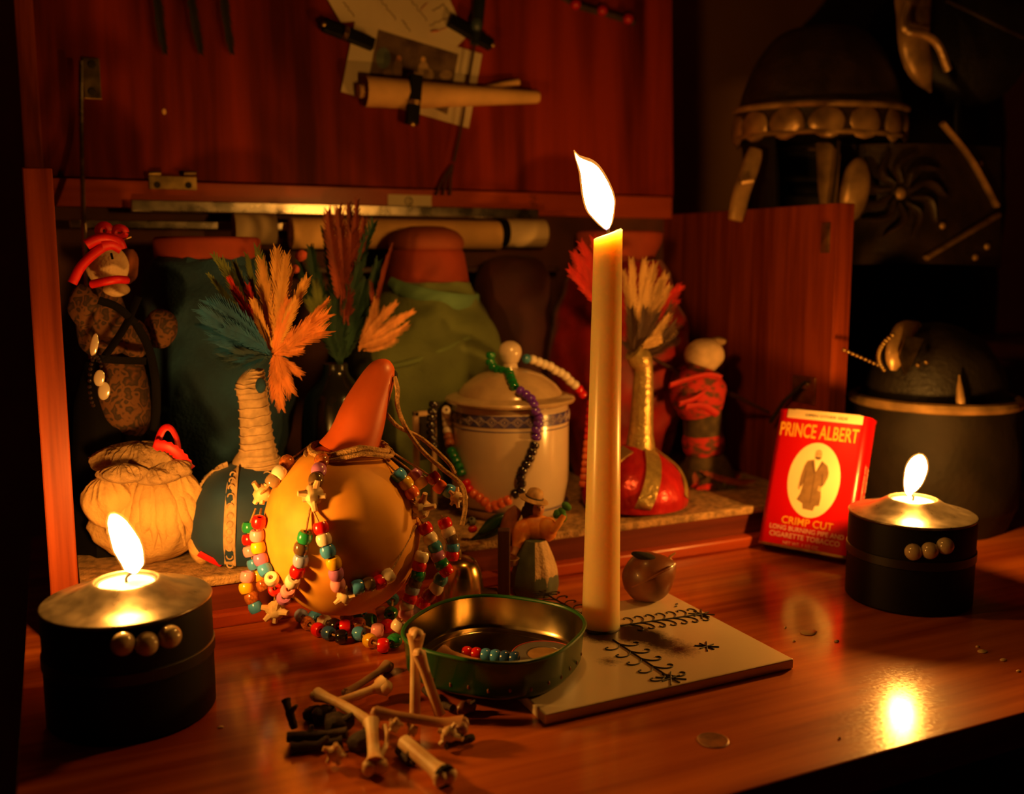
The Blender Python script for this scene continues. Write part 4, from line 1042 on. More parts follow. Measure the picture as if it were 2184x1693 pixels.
bm = bmesh.new(); bmesh.ops.create_cube(bm, size=2.0)
for v in bm.verts: v.co = Vector((v.co.x * TW_ / 2, v.co.y * TD_ / 2, v.co.z * TH_ / 2))
bmesh.ops.bevel(bm, geom=[e for e in bm.edges if abs(e.verts[0].co.z - e.verts[1].co.z) > 0.01], offset=0.0075, segments=6, affect='EDGES', profile=0.5)
V, Fc = fromb(bm)
part('tin_body', ([tc0 + tr * v.x + tn * v.y + up * v.z for v in V], Fc), M_tinred, tin)
for (y0, th) in ((-0.0006, 0.0022), (TH_ - 0.0014, 0.0022)):
    V2 = [tbase + tr * (v.x * 1.012) + tn * (v.y * 1.03) + up * (y0 + (v.z / TH_ + 0.5) * th) for v in V]
    part('rolled_seam', (V2, Fc), M_tinred if y0 > 0 else M_brass, tin)
# cream stamp band folded over the top front edge
part('paper_seal', join(obox(TP(0.002, TH_ - 0.0030, 0.0004), tr, up, tn, 0.036, 0.0042, 0.0004, 0.0002), obox(tbase + up * (TH_ + 0.0012) + tr * 0.004 + tn * 0.006, tr, up, tn, 0.031, 0.0005, 0.0075, 0.0002)), M_tincream, tin, label='cream paper seal over the top')
part('seal_lettering', text_mesh('OPEN OTHER SIDE', 0.0036, TP(0.004, TH_ - 0.0034, 0.0009), tr, up, tn, 1.35), M_ink, tin)
o = part('brand_lettering', text_mesh('PRINCE ALBERT', 0.0185, TP(-0.0015, TH_ - 0.0190), tr, up, tn, 0.58, bold=0.0003), M_tinyel, tin, label='tall yellow lettering')
part('cut_lettering', text_mesh('CRIMP CUT', 0.0098, TP(0.0015, 0.0250), tr, up, tn, 0.98, bold=0.0001), M_tinyel, tin)
part('line_lettering', text_mesh('LONG BURNING PIPE AND', 0.0061, TP(0.002, 0.0175), tr, up, tn, 0.97, bold=0.00008), M_tinwhite, tin)
part('line_lettering', text_mesh('CIGARETTE TOBACCO', 0.0066, TP(0.001, 0.0108), tr, up, tn, 0.99, bold=0.00008), M_tinwhite, tin)
part('weight_lettering', text_mesh('NET WT. 1 1/2 OZ.', 0.0042, TP(-0.001, 0.0040), tr, up, tn, 1.0), M_tinwhite, tin)
def oval(cx, cy, rx, ry, off, n=40): return [TP(cx + rx * math.cos(2 * math.pi * k / n), cy + ry * math.sin(2 * math.pi * k / n), off) for k in range(n)]
ov = part('portrait_oval', prism(oval(0.0012, 0.0660, 0.0247, 0.0357, 0.0), tn, 0.0003), M_tincream, tin, label='cream oval with standing man')
def pf(pts, off, m, nm='portrait_print'): part(nm, prism([TP(0.0012 + x * 0.001, 0.0660 + y * 0.001, off) for x, y in pts], tn, 0.00012), m, ov)
pf([(-4, 19), (-8.5, 17.5), (-10.5, 13), (-12.5, 3), (-13, -6), (-10.8, -8), (-9.0, -4), (-10.5, -14), (-13, -20), (-7, -23), (-6, -28), (4, -28.5), (5, -24), (9, -23), (9.5, -15), (8, -6), (10.5, -3), (13, 4), (13.2, 9), (11, 15), (6, 18.5), (3, 20)], 0.0003, M_coat)
pf([(-2, 19), (0.8, 8), (5, 19), (2.5, 21), (-1, 21)], 0.00045, M_tincream)
pf([(-3, 18.5), (0.4, 7), (-0.6, 6), (-4.5, 17)], 0.00055, M_coatd); pf([(5.5, 18), (0.9, 6.5), (0.0, 5), (7, 16.5)], 0.00055, M_coatd)
pf([(-9.2, -4), (-8.4, 8), (-7.8, 8), (-8.4, -4)], 0.00055, M_coatd); pf([(8.4, -5), (7.0, 7), (7.8, 7.6), (9.3, -4)], 0.00055, M_coatd)
pf([(0.2, 5), (0.7, 5), (0.6, -22), (0.1, -22)], 0.00055, M_coatd)
pf([(1.2 + 3.3 * math.cos(a), 24.4 + 4.6 * math.sin(a)) for a in [k * 2 * math.pi / 20 for k in range(20)]], 0.0004, M_skin)
pf([(1.2 + 3.1 * math.cos(a), 22.4 + 2.9 * math.sin(a)) for a in [math.pi + k * math.pi / 10 for k in range(11)]], 0.0005, M_coatd)
pf([(-1.6, 28.0), (1, 29.6), (3.8, 28.2), (4.4, 25), (3.6, 26.4), (-1.0, 26.6), (-2.0, 25)], 0.0005, M_skin)
pf([(-0.8, 25.2), (0.4, 25.2), (0.4, 24.7), (-0.8, 24.7)], 0.0006, M_coatd); pf([(1.9, 25.2), (3.1, 25.2), (3.1, 24.7), (1.9, 24.7)], 0.0006, M_coatd)
pf([(-13.2, -6), (-10.8, -8), (-11.5, -11), (-13.4, -9.5)], 0.0005, M_skin); pf([(5.6, -4.5), (8.6, -5.5), (8.4, -10), (5.2, -9)], 0.0005, M_skin)
# lettering on the narrow side
so = tbase + tr * (TW_ / 2)
sU, sW = up, -tn
part('side_lettering', text_mesh('REYNOLDS TOBACCO CO.', 0.0052, so + up * 0.058 - tn * 0.0 + tr * 0.0001 + tn * 0.004, sU, sW, tr, 0.92, bold=0.0001), M_tinwhite, tin)
part('side_lettering', text_mesh('SALEM, N.C. 27102 U.S.A.', 0.0046, so + up * 0.062 - tn * 0.004 + tr * 0.0001, sU, sW, tr, 0.95, bold=0.0001), M_tinwhite, tin)

# ------------------------------------------------------------------ green tin dish
dc = (FV * 0.630 + RV * -0.0115); dc.z = 0
R0 = 0.0585
def sqr(a, e=2.6):
    return (abs(math.cos(a)) ** e + abs(math.sin(a)) ** e) ** (-1 / e)
rotd = math.radians(20)
tilt = 0.10                                    # the right side rests on the tile edge
def DP(a, r, z):
    q = sqr(a) * r; d = RV * math.cos(a + rotd + math.pi / 4) + FV * math.sin(a + rotd + math.pi / 4)
    o = d * q; lat = o.dot(RV); return dc + o + ZV * (z + TZ + 0.0004)
dish = thing('green_tin_dish', 'dark green rounded tin dish with bare metal inside beside the taper candle', 'dish', dc + ZV * (TZ + 0.0004))
N_ = 64
def sweep(rows):
    V, Fc = [], []
    for (r, z) in rows:
        for j in range(N_): V.append(DP(2 * math.pi * j / N_, r, z))
    for i in range(len(rows) - 1):
        for j in range(N_): Fc.append((i * N_ + j, i * N_ + (j + 1) % N_, (i + 1) * N_ + (j + 1) % N_, (i + 1) * N_ + j))
    return V, Fc
DH = 0.0258
K = 1.04
V, Fc = sweep([(0.045 * K, 0.0), (0.0500 * K, 0.0), (0.0515 * K, 0.0012), (0.0530 * K, 0.004), (0.0545 * K, DH - 0.001), (0.0555 * K, DH), (0.0552 * K, DH + 0.0007), (0.0545 * K, DH + 0.0004)])
part('painted_outside', (V, Fc + [tuple(range(N_ - 1, -1, -1))]), M_dgreen, dish, label='dark green painted wall')
V, Fc = sweep([(0.0543 * K, DH), (0.0530 * K, 0.006), (0.0515 * K, 0.0034), (0.0500 * K, 0.0030), (0.046 * K, 0.0026), (0.0455 * K, 0.0020), (0.02 * K, 0.0018), (0.0004, 0.0018)])
part('metal_inside', (V, Fc), M_tinin, dish, label='bare metal inside')
for k in range(13):                            # stamped dots of print low on the front wall
    a = math.radians(150 + k * 13) ; q = DP(a, 0.0529 * K, 0.007 + 0.0008 * (k % 2))
    part('printed_star', ell(q, 0.0010, 0.0010, 0.0016, 8, 6), mat('rust_print', (0.28, 0.07, 0.02), 0.5, var=0.5, vscale=200), dish)
part('painted_rim', tube([DP(2 * math.pi * j / 64, 0.0550 * K, DH + 0.0004) for j in range(65)], 0.0013, 8, caps=False), mat('green_rim_paint', (0.02, 0.15, 0.025), 0.35, var=0.3), dish, label='bright green rim')
# what lies in the dish
def dz(p, h): return Vector((p.x, p.y, h + TZ + 0.0004))
def inD(px, py, h=0.003): p = G(px, py, h + TZ); return dz(p, h)
pp = inD(1160, 1398, 0.0025)
lb = thing('painted_disc', 'round painted disc with blue grey rim lying in green dish', 'disc', pp)
part('disc', lathe(pp, [(0, -0.0002), (0.0225, -0.0002), (0.0225, 0.0008), (0, 0.0010)], 36), mat('orange_disc_paint', (0.60, 0.33, 0.12), 0.35, var=0.4, vscale=60), lb)
part('painted_ring', lathe(pp, [(0.012, 0.0009), (0.0122, 0.0014), (0.0208, 0.0014), (0.021, 0.0008)], 36), mat('blue_grey_disc_paint', (0.20, 0.19, 0.20), 0.35, var=0.3, vscale=70), lb)
part('red_outline', ring(pp + ZV * 0.0012, (0, 0, 1), 0.0216, 0.0005, 40, 6), M_inkred, lb)
P = [inD(996 + 14 * k, 1394 + 1.5 * k, 0.0075) for k in range(9)]
bs = thing('bead_strand', 'short strand of red and blue beads lying in green dish', 'bead strand', P[4] - ZV * 0.005)
string(bs, resample(P, 0.0066), 'RRBBQQBQQKQQ', SMALL)

# ------------------------------------------------------------------ nut shell cup, bell, figurine, bird
nc = G(1384, 1283, TZ); nrad = size(54, nc)
nax = (RV * 0.80 + ZV * 0.48 - FV * 0.15).normalized()
ncen = nc + ZV * (nrad * 0.96) + FV * 0.004
nut = thing('seed_pod', 'brown polished seed pod with dark open slit behind the taper candle', 'seed pod', nc)
pr_ = smoothprof([(0.0003, -nrad * 1.1), (nrad * 0.62, -nrad * 0.85), (nrad * 0.98, -nrad * 0.2), (nrad * 0.92, nrad * 0.35), (nrad * 0.55, nrad * 0.85), (nrad * 0.2, nrad * 1.12), (0.0006, nrad * 1.22)], 5)
part('shell', lathe(ncen, pr_, 36, axis=nax), M_nut, nut)
q = AD(1376, 1178, dep(ncen) - nrad * 0.60)
part('open_slit', ell(ncen + ZV * nrad * 0.87 - RV * 0.003 - FV * nrad * 0.22, nrad * 0.62, nrad * 0.28, nrad * 0.16, 16, 8, U=(RV * 0.95 - ZV * 0.25).normalized(), W=FV, T=(ZV * .95 + RV * .25).normalized()), M_hole, nut)
part('stalk', tube(smooth([ncen + nax * nrad * 1.1, AD(1428, 1190, dep(ncen)), AD(1441, 1178, dep(ncen))], 4), [0.0022, 0.002, 0.0018, 0.0016, 0.0014, 0.0012, 0.001, 0.0009, 0.0005], 8), M_parch, nut)
part('seam_ridge', tube([ncen + (nax * math.cos(a) * 1.16 + (nax.cross(FV).normalized() * 0.25 - FV * 0.97).normalized() * math.sin(a) * 1.0) * nrad for a in [0.35 + k * 0.16 for k in range(13)]], 0.0010, 6), M_nut, nut)

bc = G(982, 1288, 0)
bell = thing('hand_bell', 'small brass bell standing between gourd and figurine', 'bell', bc)
k = size(1, bc)
part('bell_body', lathe(bc, smoothprof([(56 * k, 0), (55 * k, 8 * k), (52 * k, 25 * k), (49 * k, 50 * k), (44 * k, 75 * k), (34 * k, 95 * k), (14 * k, 106 * k), (0.0002, 108 * k)], 5), 40), M_bellbrass, bell)
part('bell_lip', ring(bc + ZV * 4 * k, (0, 0, 1), 50 * k, 3 * k, 40, 8), M_bellbrass, bell)
part('loop_handle', ring(bc + ZV * 112 * k, RV, 10 * k, 3 * k, 20, 8), M_brass, bell)

post = G(1075, 1283, 0)
hgt = zrow(post.x, post.y, 1128)
pst = thing('wooden_post', 'small dark square wooden post standing beside the figurine', 'wooden post', post)
part('shaft', obox(post + ZV * hgt / 2, RV, FV, ZV, size(13, post), size(13, post), hgt / 2, 0.001), M_darkwood, pst)
part('foot_block', obox(post + ZV * 0.005 - RV * size(32, post), RV, FV, ZV, size(18, post), size(18, post), 0.005, 0.001), M_darkwood, pst)

fb = G(1140, 1262, 0); FD = dep(fb)
k = size(1, fb)
fig = thing('figurine', 'small painted peasant woman figurine with straw hat and orange blouse', 'figurine', fb)
def FP(px, py, dz_=0.0): return AD(px, py, FD + dz_)
zf = lambda py: zrow(fb.x, fb.y, py)
part('skirt', lathe(fb, smoothprof([(46 * k, 0.0002), (50 * k, zf(1240)), (47 * k, zf(1215)), (40 * k, zf(1190)), (30 * k, zf(1168)), (22 * k, zf(1150))], 4) + [(0, zf(1150))], 32, fold=0.03, nf=8), M_skirt, fig)
part('apron', lathe(fb, smoothprof([(49 * k, zf(1238)), (47 * k, zf(1212)), (40 * k, zf(1188)), (31 * k, zf(1166)), (24 * k, zf(1150))], 4), 16, a0=math.radians(-115), a1=math.radians(-20), fold=0.03, nf=8), M_cotton, fig, label='pale apron')
part('blouse', join(ell(FP(1142, 1125), 36 * k, 26 * k, 30 * k, 20, 12, RV, FV, ZV, lump=0.12, freq=180), ell(FP(1115, 1132, -.004), 20 * k, 20 * k, 24 * k, 16, 10, RV, FV, ZV, lump=0.1, freq=200), ell(FP(1168, 1128, -.006), 22 * k, 18 * k, 26 * k, 16, 10, RV, FV, ZV, lump=0.1, freq=200)), M_orangecl, fig)
part('sleeve', tube(smooth([FP(1112, 1135, -.006), FP(1104, 1155, -.008), FP(1101, 1168, -.010)], 3), [20 * k, 18 * k, 16 * k, 13 * k, 11 * k, 10 * k, 9 * k], 12), M_orangecl, fig)
part('forearm', tube(smooth([FP(1101, 1166, -.010), FP(1098, 1176, -.012), FP(1094, 1184, -.014)], 3), [8 * k, 8 * k, 7 * k, 7 * k, 6.5 * k, 7 * k, 6 * k], 10), M_fskin, fig)
part('forearm', tube(smooth([FP(1178, 1132, -.010), FP(1192, 1116, -.012), FP(1202, 1098, -.012)], 3), [9 * k, 9 * k, 8 * k, 8 * k, 7 * k, 8 * k, 7 * k], 10), M_orangecl, fig)
part('head', join(ell(FP(1146, 1085), 15 * k, 15 * k, 19 * k, 18, 12, RV, FV, ZV), ell(FP(1152, 1087, -.0055), 3 * k, 4 * k, 3.5 * k, 8, 6), tube([FP(1143, 1098), FP(1142, 1112)], 9 * k, 10)), M_fskin, fig)
for ex in (1147, 1157): part('eye', ell(FP(ex, 1082, -.0060), 1.6 * k, 1.2 * k, 1.6 * k, 8, 6), M_ink, fig)
part('mouth', ell(FP(1152, 1094, -.0058), 3 * k, 1.2 * k, 1.2 * k, 8, 6), M_inkred, fig)
part('hair', join(ell(FP(1134, 1082, .002), 17 * k, 17 * k, 23 * k, 16, 10, RV, FV, ZV), ell(FP(1124, 1096, .002), 12 * k, 13 * k, 20 * k, 14, 8, RV, FV, ZV, lump=.2, freq=200)), M_hair, fig)
hb = FP(1138, 1066, 0); hax = (ZV + RV * 0.28 - FV * 0.05).normalized()
hat = part('straw_hat', lathe(hb, [(0, 0), (31 * k, -1 * k), (33 * k, 1 * k), (30 * k, 3.5 * k), (19 * k, 6 * k), (18 * k, 14 * k), (15 * k, 22 * k), (8 * k, 26 * k), (0, 27 * k)], 28, axis=hax), M_straw, fig)
part('hat_band', ring(hb + hax * 7 * k, hax, 18.6 * k, 2 * k, 24, 6), M_hair, hat)
bk = FP(1091, 1192, -.014)
part('basket', lathe(bk - ZV * 12 * k, [(0, 0), (13 * k, 0), (16 * k, 12 * k), (17 * k, 13 * k), (15 * k, 13 * k), (12 * k, 3 * k), (0, 3 * k)], 18, lump=0.0006), M_straw, fig)
part('hair_shawl', tube(smooth([FP(1106, 1085, .006), FP(1090, 1105, .006), FP(1082, 1140, .004), FP(1086, 1165, .002)], 3), [12 * k, 15 * k, 17 * k, 18 * k, 18 * k, 18 * k, 17 * k, 15 * k, 12 * k, 7 * k], 12), mat('rust_shawl', (0.34, 0.10, 0.03), 0.8, var=0.4, vscale=90), fig, label='rust coloured shawl hanging behind')
lf = part('leaf_bunch', join(*[ell(FP(1198 + dx, 1092 + dy, -.012), 9 * k, 6 * k, 11 * k, 10, 8, (RV * math.cos(a) + ZV * math.sin(a)), FV, (ZV * math.cos(a) - RV * math.sin(a)), lump=.2, freq=200) for dx, dy, a in ((0, 0, .5), (10, -12, .8), (-10, 4, -.4), (2, 10, 0))]), mat('green_leaf_paint', (0.06, 0.24, 0.03), 0.6, var=0.4, vscale=100), fig, label='green leaf bunch in raised hand')

bd = AD(1045, 1130, 0.85)
bird = thing('bird_charm', 'small dark teal bird charm with red throat on the cabinet ledge', 'bird charm', bd - ZV * 0.008)
k = size(1, bd)
ax_ = (AD(1085, 1100, 0.85) - AD(998, 1158, 0.85)); 
part('body', tube(smooth([AD(1088, 1098, .85), AD(1070, 1108, .85), AD(1045, 1128, .85), AD(1020, 1146, .85), AD(996, 1156, .85)], 4), [2 * k, 6 * k, 10 * k, 14 * k, 17 * k, 19 * k, 20 * k, 20 * k, 18 * k, 16 * k, 13 * k, 11 * k, 9 * k, 7 * k, 5 * k, 3 * k, 1 * k], 14), mat('bird_teal_paint', (0.012, 0.035, 0.035), 0.35, var=0.5, vscale=90), bird)
part('wing', ell(AD(1050, 1120, .835), 36 * k, 6 * k, 12 * k, 14, 8, ax_.normalized(), FV, ax_.normalized().cross(FV)), mat('bird_green_paint', (0.012, 0.060, 0.030), 0.35, var=0.4), bird)
part('throat', ell(AD(1008, 1128, .842), 11 * k, 8 * k, 8 * k, 12, 8), mat('bird_red_paint', (0.6, 0.02, 0.012), 0.4, var=0.4), bird)
part('head', ell(AD(1006, 1112, .842), 10 * k, 9 * k, 10 * k, 14, 10), mat('bird_grey_paint', (0.22, 0.24, 0.20), 0.4, var=0.6, vscale=150), bird)
part('beak', tube([AD(1000, 1112, .838), AD(990, 1120, .835)], [3 * k, 0.6 * k], 8), M_ink, bird)
part('eye', ell(AD(1006, 1106, .833), 3.0 * k, 2 * k, 3.0 * k, 8, 6), M_ink, bird)

# ------------------------------------------------------------------ bones and twigs in front
def bone(a, b, r, ends=(1.7, 1.7), bend=(0, 0, 0), stain=None, knob=True):
    a, b = Vector(a), Vector(b); d = (b - a); L = d.length; dn = d.normalized(); sd = frame(dn)[0]
    pts = [a + d * (k / 10) + Vector(bend) * 4 * (k / 10) * (1 - k / 10) for k in range(11)]
    rad = [r * (1 + (ends[0] - 1) * max(0, 1 - k / 2.6) ** 1.4 + (ends[1] - 1) * max(0, 1 - (10 - k) / 2.6) ** 1.4) for k in range(11)]
    sm = smooth(pts, 3); rs = [v.x for v in smooth([Vector((q, 0, 0)) for q in rad], 3)]
    ms = [tube(sm, rs, 12)]
    if knob:
        for (e, p, dr) in ((ends[0], a, -1), (ends[1], b, 1)):
            if e > 1.25:
                for s in (-1, 1): ms.append(ell(p + sd * s * r * e * 0.45, r * e * 0.66, r * e * 0.66, r * e * 0.66, 10, 8, lump=.15, freq=220))
    return ms
def bone_thing(lab, a, b, r, ends=(1.7, 1.7), bend=(0, 0, 0), stain=False, m=None, cat='bone', name='small_bone', hollow=False):
    lo = a if a.z < b.z else b
    t = thing(name, lab, cat, Vector((lo.x, lo.y, 0)), 'bone pile')
    r = r * 1.02; ms = bone(a, b, r, ends, bend)
    part('shaft', ms[0], m or M_bone, t)
    for q in ms[1:]: part('knuckle', q, m or M_bone, t)
    d = (b - a).normalized()
    if stain: part('red_stain', tube([a + (b - a) * 0.72 - FV * r * 0.15, a + (b - a) * 0.86 - FV * r * 0.2, a + (b - a) * 0.97 - FV * r * 0.2], [r * 0.9, r * 1.12, r * 1.3], 10), M_bonered, t)
    if hollow: part('hollow_end', lathe(b, [(r * 1.6, -0.001), (r * 1.5, 0.0012), (0, 0.0004)], 14, axis=d), M_hole, t)
    return t
bone_thing('pale bone standing upright against the green dish, left of a slanting one', G(885, 1524, 0.004), AD(887, 1352, 0.598), 0.0032, (1.05, 1.8))
bone_thing('pale bone slanting from green dish down to the pile', G(938, 1524, 0.004), AD(893, 1392, 0.592), 0.0031, (1.15, 1.4), stain=False)
bone_thing('curved bone slanting down from upper left into the pile', G(676, 1481, 0.014), G(796, 1545, 0.010), 0.0028, (1.6, 1.2), (0, 0, 0.002))
bone_thing('bone with reddish knob pointing up right behind the pile', G(718, 1498, 0.007), G(818, 1462, 0.009), 0.0026, (1.1, 2.6), stain=True)
bone_thing('thin dark bone lying farthest back behind the pile', G(738, 1478, 0.004), G(826, 1420, 0.004), 0.0022, (1.4, 2.0), m=mat('dark_bone', (0.36, 0.19, 0.09), 0.6, var=0.4, vscale=60))
bone_thing('long brown bone lying across the pile with knob at right', G(800, 1520, 0.016), G(985, 1548, 0.010), 0.0028, (1.5, 2.2), m=mat('brown_bone', (0.50, 0.23, 0.09), 0.5, var=0.4, vscale=60))
bone_thing('bone pointing to viewer with thin twin splint beside it', G(792, 1540, 0.013), G(800, 1634, 0.006), 0.0034, (1.3, 1.9), hollow=False)
bone_thing('thin curved splint bone beside the bone pointing to viewer', G(820, 1548, 0.012), G(806, 1622, 0.006), 0.0014, (1.2, 1.4), (0.003, 0, 0))
bone_thing('thick bone with dark hollow end lying nearest the viewer', G(862, 1582, 0.009), G(948, 1656, 0.006), 0.0042, (1.0, 1.55), hollow=True)
for lab, px, py, z, s in [('knobbly vertebra at the lower left of bone pile', 715, 1606, 0.008, 0.0085), ('small vertebra lying in the middle of bone pile', 843, 1546, 0.016, 0.0058), ('tiny vertebra right of the pile middle under long bone', 880, 1556, 0.008, 0.005), ('knobbly vertebra at the right end of bone pile', 958, 1566, 0.009, 0.0085)]:
    q = G(px, py, z); t = thing('vertebra_bone', lab, 'bone', Vector((q.x, q.y, 0)), 'bone pile')
    part('bone_star', vertebra(q, s, int(px)), M_bone, t)
random.seed(5)
for lab, pix, r in [('dark twig lying at the left end of bone pile', [(612, 1572, .006), (660, 1570, .006), (740, 1562, .008)], 0.0028),
                    ('short dark twig sticking up at far left of pile', [(628, 1552, .003), (618, 1520, .012), (610, 1492, .018)], 0.0026),
                    ('dark twig lying low in front of the left twig', [(620, 1596, .003), (680, 1590, .003), (730, 1580, .004)], 0.0034),
                    ('dark forked twig at the right end of pile', [(950, 1590, .004), (985, 1580, .004), (1010, 1572, .004)], 0.0022),
                    ('dark twig under the bone nearest viewer', [(850, 1600, .003), (870, 1618, .003), (884, 1622, .003)], 0.0030),
                    ('dark twig beside the green dish foot', [(905, 1470, .004), (940, 1500, .004), (965, 1510, .005)], 0.0022)]:
    P = smooth([G(*q) for q in pix], 4)
    t = thing('dark_twig', lab, 'twig', Vector((P[0].x, P[0].y, 0)), 'twigs among the bones')
    part('stem', tube(P, [r * random.uniform(.8, 1.2) for _ in P], 9), M_darktwig, t)
    mid = P[len(P) // 2]; part('side_bud', tube([mid, mid + Vector((random.uniform(-.006, .006), random.uniform(-.006, .002), .006))], [r * 0.8, r * 0.4], 7), M_darktwig, t)
for k, (px, py, s, lab) in enumerate([(690, 1522, .008, 'dark dried clove lump under the curved bone'), (722, 1545, .009, 'dark dried lump left of the pile middle'), (668, 1520, .006, 'small dark dried lump at upper left of pile'), (775, 1580, .008, 'dark dried lump left of the bone pointing to viewer'), (995, 1508, .006, 'reddish dried lump at green dish foot')]):
    q = G(px, py, s * 0.7); t = thing('dried_lump', lab, 'dried pod', Vector((q.x, q.y, 0)), 'dried pods among the bones')
    part('pod', ell(q, s, s * .8, s * .75, 14, 10, lump=.35, freq=150, seed=k * 3), M_darktwig if k < 4 else M_nut, t)
    part('stub', tube([q, q + Vector((s * .8, -s * .5, s * .8))], [s * .35, s * .12], 7), M_darktwig, t)
# small bone inside the dish
bone_thing('brown bone lying inside the green dish', inD(945, 1392, 0.010), inD(1020, 1418, 0.010), 0.0030, (1.7, 1.3), m=MATS['brown_bone'])

# ------------------------------------------------------------------ cloth dolls and bundle
def leopard():
    m = bpy.data.materials.new('leopard_print_cloth'); m.use_nodes = True
    nt = m.node_tree; b = nt.nodes['Principled BSDF']; L = nt.links
    tc = nt.nodes.new('ShaderNodeTexCoord')
    nz = nt.nodes.new('ShaderNodeTexNoise'); nz.inputs['Scale'].default_value = 60; L.new(tc.outputs['Object'], nz.inputs['Vector'])
    mxv = nt.nodes.new('ShaderNodeMix'); mxv.data_type = 'RGBA'; mxv.inputs['Factor'].default_value = 0.08
    L.new(tc.outputs['Object'], mxv.inputs[6]); L.new(nz.outputs['Color'], mxv.inputs[7])
    vo = nt.nodes.new('ShaderNodeTexVoronoi'); vo.feature = 'DISTANCE_TO_EDGE'; vo.inputs['Scale'].default_value = 40
    L.new(mxv.outputs[2], vo.inputs['Vector'])
    cr = nt.nodes.new('ShaderNodeValToRGB'); E = cr.color_ramp.elements
    E[0].position = 0.06; E[0].color = (0.13, 0.050, 0.015, 1); E[1].position = 0.42; E[1].color = (0.15, 0.050, 0.014, 1)
    q = E.new(0.13); q.color = (0.022, 0.012, 0.008, 1); q = E.new(0.24); q.color = (0.05, 0.022, 0.01, 1)
    L.new(vo.outputs['Distance'], cr.inputs[0]); L.new(cr.outputs[0], b.inputs['Base Color'])
    b.inputs['Roughness'].default_value = 0.85; return m
M_leo = leopard()
DY = 0.868
def dp(px, py, dy=0.0): return AY(px, py, DY + dy)
k = size(1, dp(230, 650))
doll = thing('cloth_doll', 'cloth doll in leopard print with red headscarf beside the left side board', 'doll', dp(230, 1000) * 1.0)
part('head', ell(dp(228, 566), 44 * k, 36 * k, 46 * k, 28, 18, (RV * .92 + ZV * .38).normalized(), FV, (ZV * .92 - RV * .38).normalized(), lump=0.03, freq=60, seed=4), M_cotton, doll)
part('neck_collar', ell(dp(248, 618, -.004), 28 * k, 26 * k, 15 * k, 18, 10, RV, FV, ZV, lump=.15, freq=70), M_cotton, doll)
part('stitched_eye', tube([dp(237, 540, -.030), dp(240, 552, -.032)], 2.6 * k, 6), M_blackrib, doll)
part('hair', ell(dp(272, 566, .012), 24 * k, 24 * k, 42 * k, 16, 10, RV, FV, ZV, lump=.2, freq=80), mat('rust_wool', (0.22, 0.055, 0.014), 0.95, var=0.5, vscale=90), doll)
def rib(pix, w, name='red_ribbon', m=None, dy=-0.03, f=0.35):
    P = smooth([dp(p[0], p[1], p[2] if len(p) > 2 else dy) for p in pix], 5)
    return part(name, tube(P, w * k, 10, flat=(RV * .8 + ZV * .6, f)), m or M_redrib, doll)
rib([(154, 604), (172, 570), (196, 545), (222, 526), (240, 518)], 10, 'headscarf_band', f=.9)
rib([(184, 522), (205, 511), (228, 508), (252, 516), (260, 532)], 12, 'headscarf_band', f=.9)
rib([(218, 524), (240, 520), (260, 530)], 13, 'headscarf_band', f=.9)
rib([(196, 606, -.026), (225, 600, -.034), (250, 596, -.034), (270, 597, -.026)], 9, 'neck_ribbon', f=.9)
for (cx, cy, rx, ry) in ((222, 492, 12, 12), (254, 496, 13, 10)):
    P = [dp(cx + rx * math.cos(a), cy + ry * math.sin(a), -.02) for a in [i * 2 * math.pi / 14 for i in range(15)]]
    part('bow_loop', tube(P, 6 * k, 8, flat=(RV * .8 + ZV * .6, 1.6), caps=False), M_redrib, doll)
part('straw_wisp', tube(smooth([dp(262, 512, -.02), dp(272, 508, -.024), dp(280, 505, -.024)], 3), 0.0007, 5), M_parch, doll)
part('torso', ell(dp(218, 690), 56 * k, 36 * k, 84 * k, 26, 18, RV, FV, ZV, lump=.14, freq=45), M_leo, doll)
part('ruffle', ell(dp(180, 655, -.01), 30 * k, 26 * k, 46 * k, 18, 12, RV, FV, ZV, lump=.25, freq=70, seed=9), M_leo, doll)
part('sleeve', ell(dp(342, 700, -.01), 36 * k, 24 * k, 42 * k, 18, 12, (RV * .9 - ZV * .3).normalized(), FV, (ZV * .9 + RV * .3).normalized(), lump=.12, freq=50, seed=2), M_leo, doll)
part('bodice', ell(dp(283, 722, -.012), 38 * k, 24 * k, 44 * k, 18, 12, RV, FV, ZV, lump=.1, freq=50, seed=6), M_leo, doll)
part('skirt', tube(smooth([dp(262, 770, -.012), dp(262, 820, -.014), dp(272, 880, -.014), dp(284, 930, -.012)], 4), [40 * k, 44 * k, 47 * k, 50 * k, 51 * k, 52 * k, 51 * k, 50 * k, 48 * k, 45 * k, 42 * k, 36 * k, 24 * k], 18, flat=((1, 0, 0), .7)), M_leo, doll)
part('under_skirt', lathe(Vector((dp(250, 900).x, DY + 0.012, 0)), [(0.0, FLZ), (0.042, FLZ), (0.040, FLZ + 0.03), (0.032, zrow(dp(250, 900).x, DY, 860)), (0.022, zrow(dp(250, 800).x, DY, 770)), (0, zrow(dp(250, 800).x, DY, 760))], 24, fold=.05), M_blackrib, doll)
for pix in ([(296, 632), (270, 690), (238, 740), (215, 770)], [(290, 690), (316, 740), (330, 800), (334, 860), (330, 920)], [(205, 764), (250, 768), (312, 770)], [(210, 640), (250, 655), (290, 690)]):
    P = smooth([dp(px, py, -.040) for px, py in pix], 5); part('black_ribbon', tube(P, 9 * k, 8, flat=(RV * .8 + ZV * .6, .3)), M_blackrib, doll)
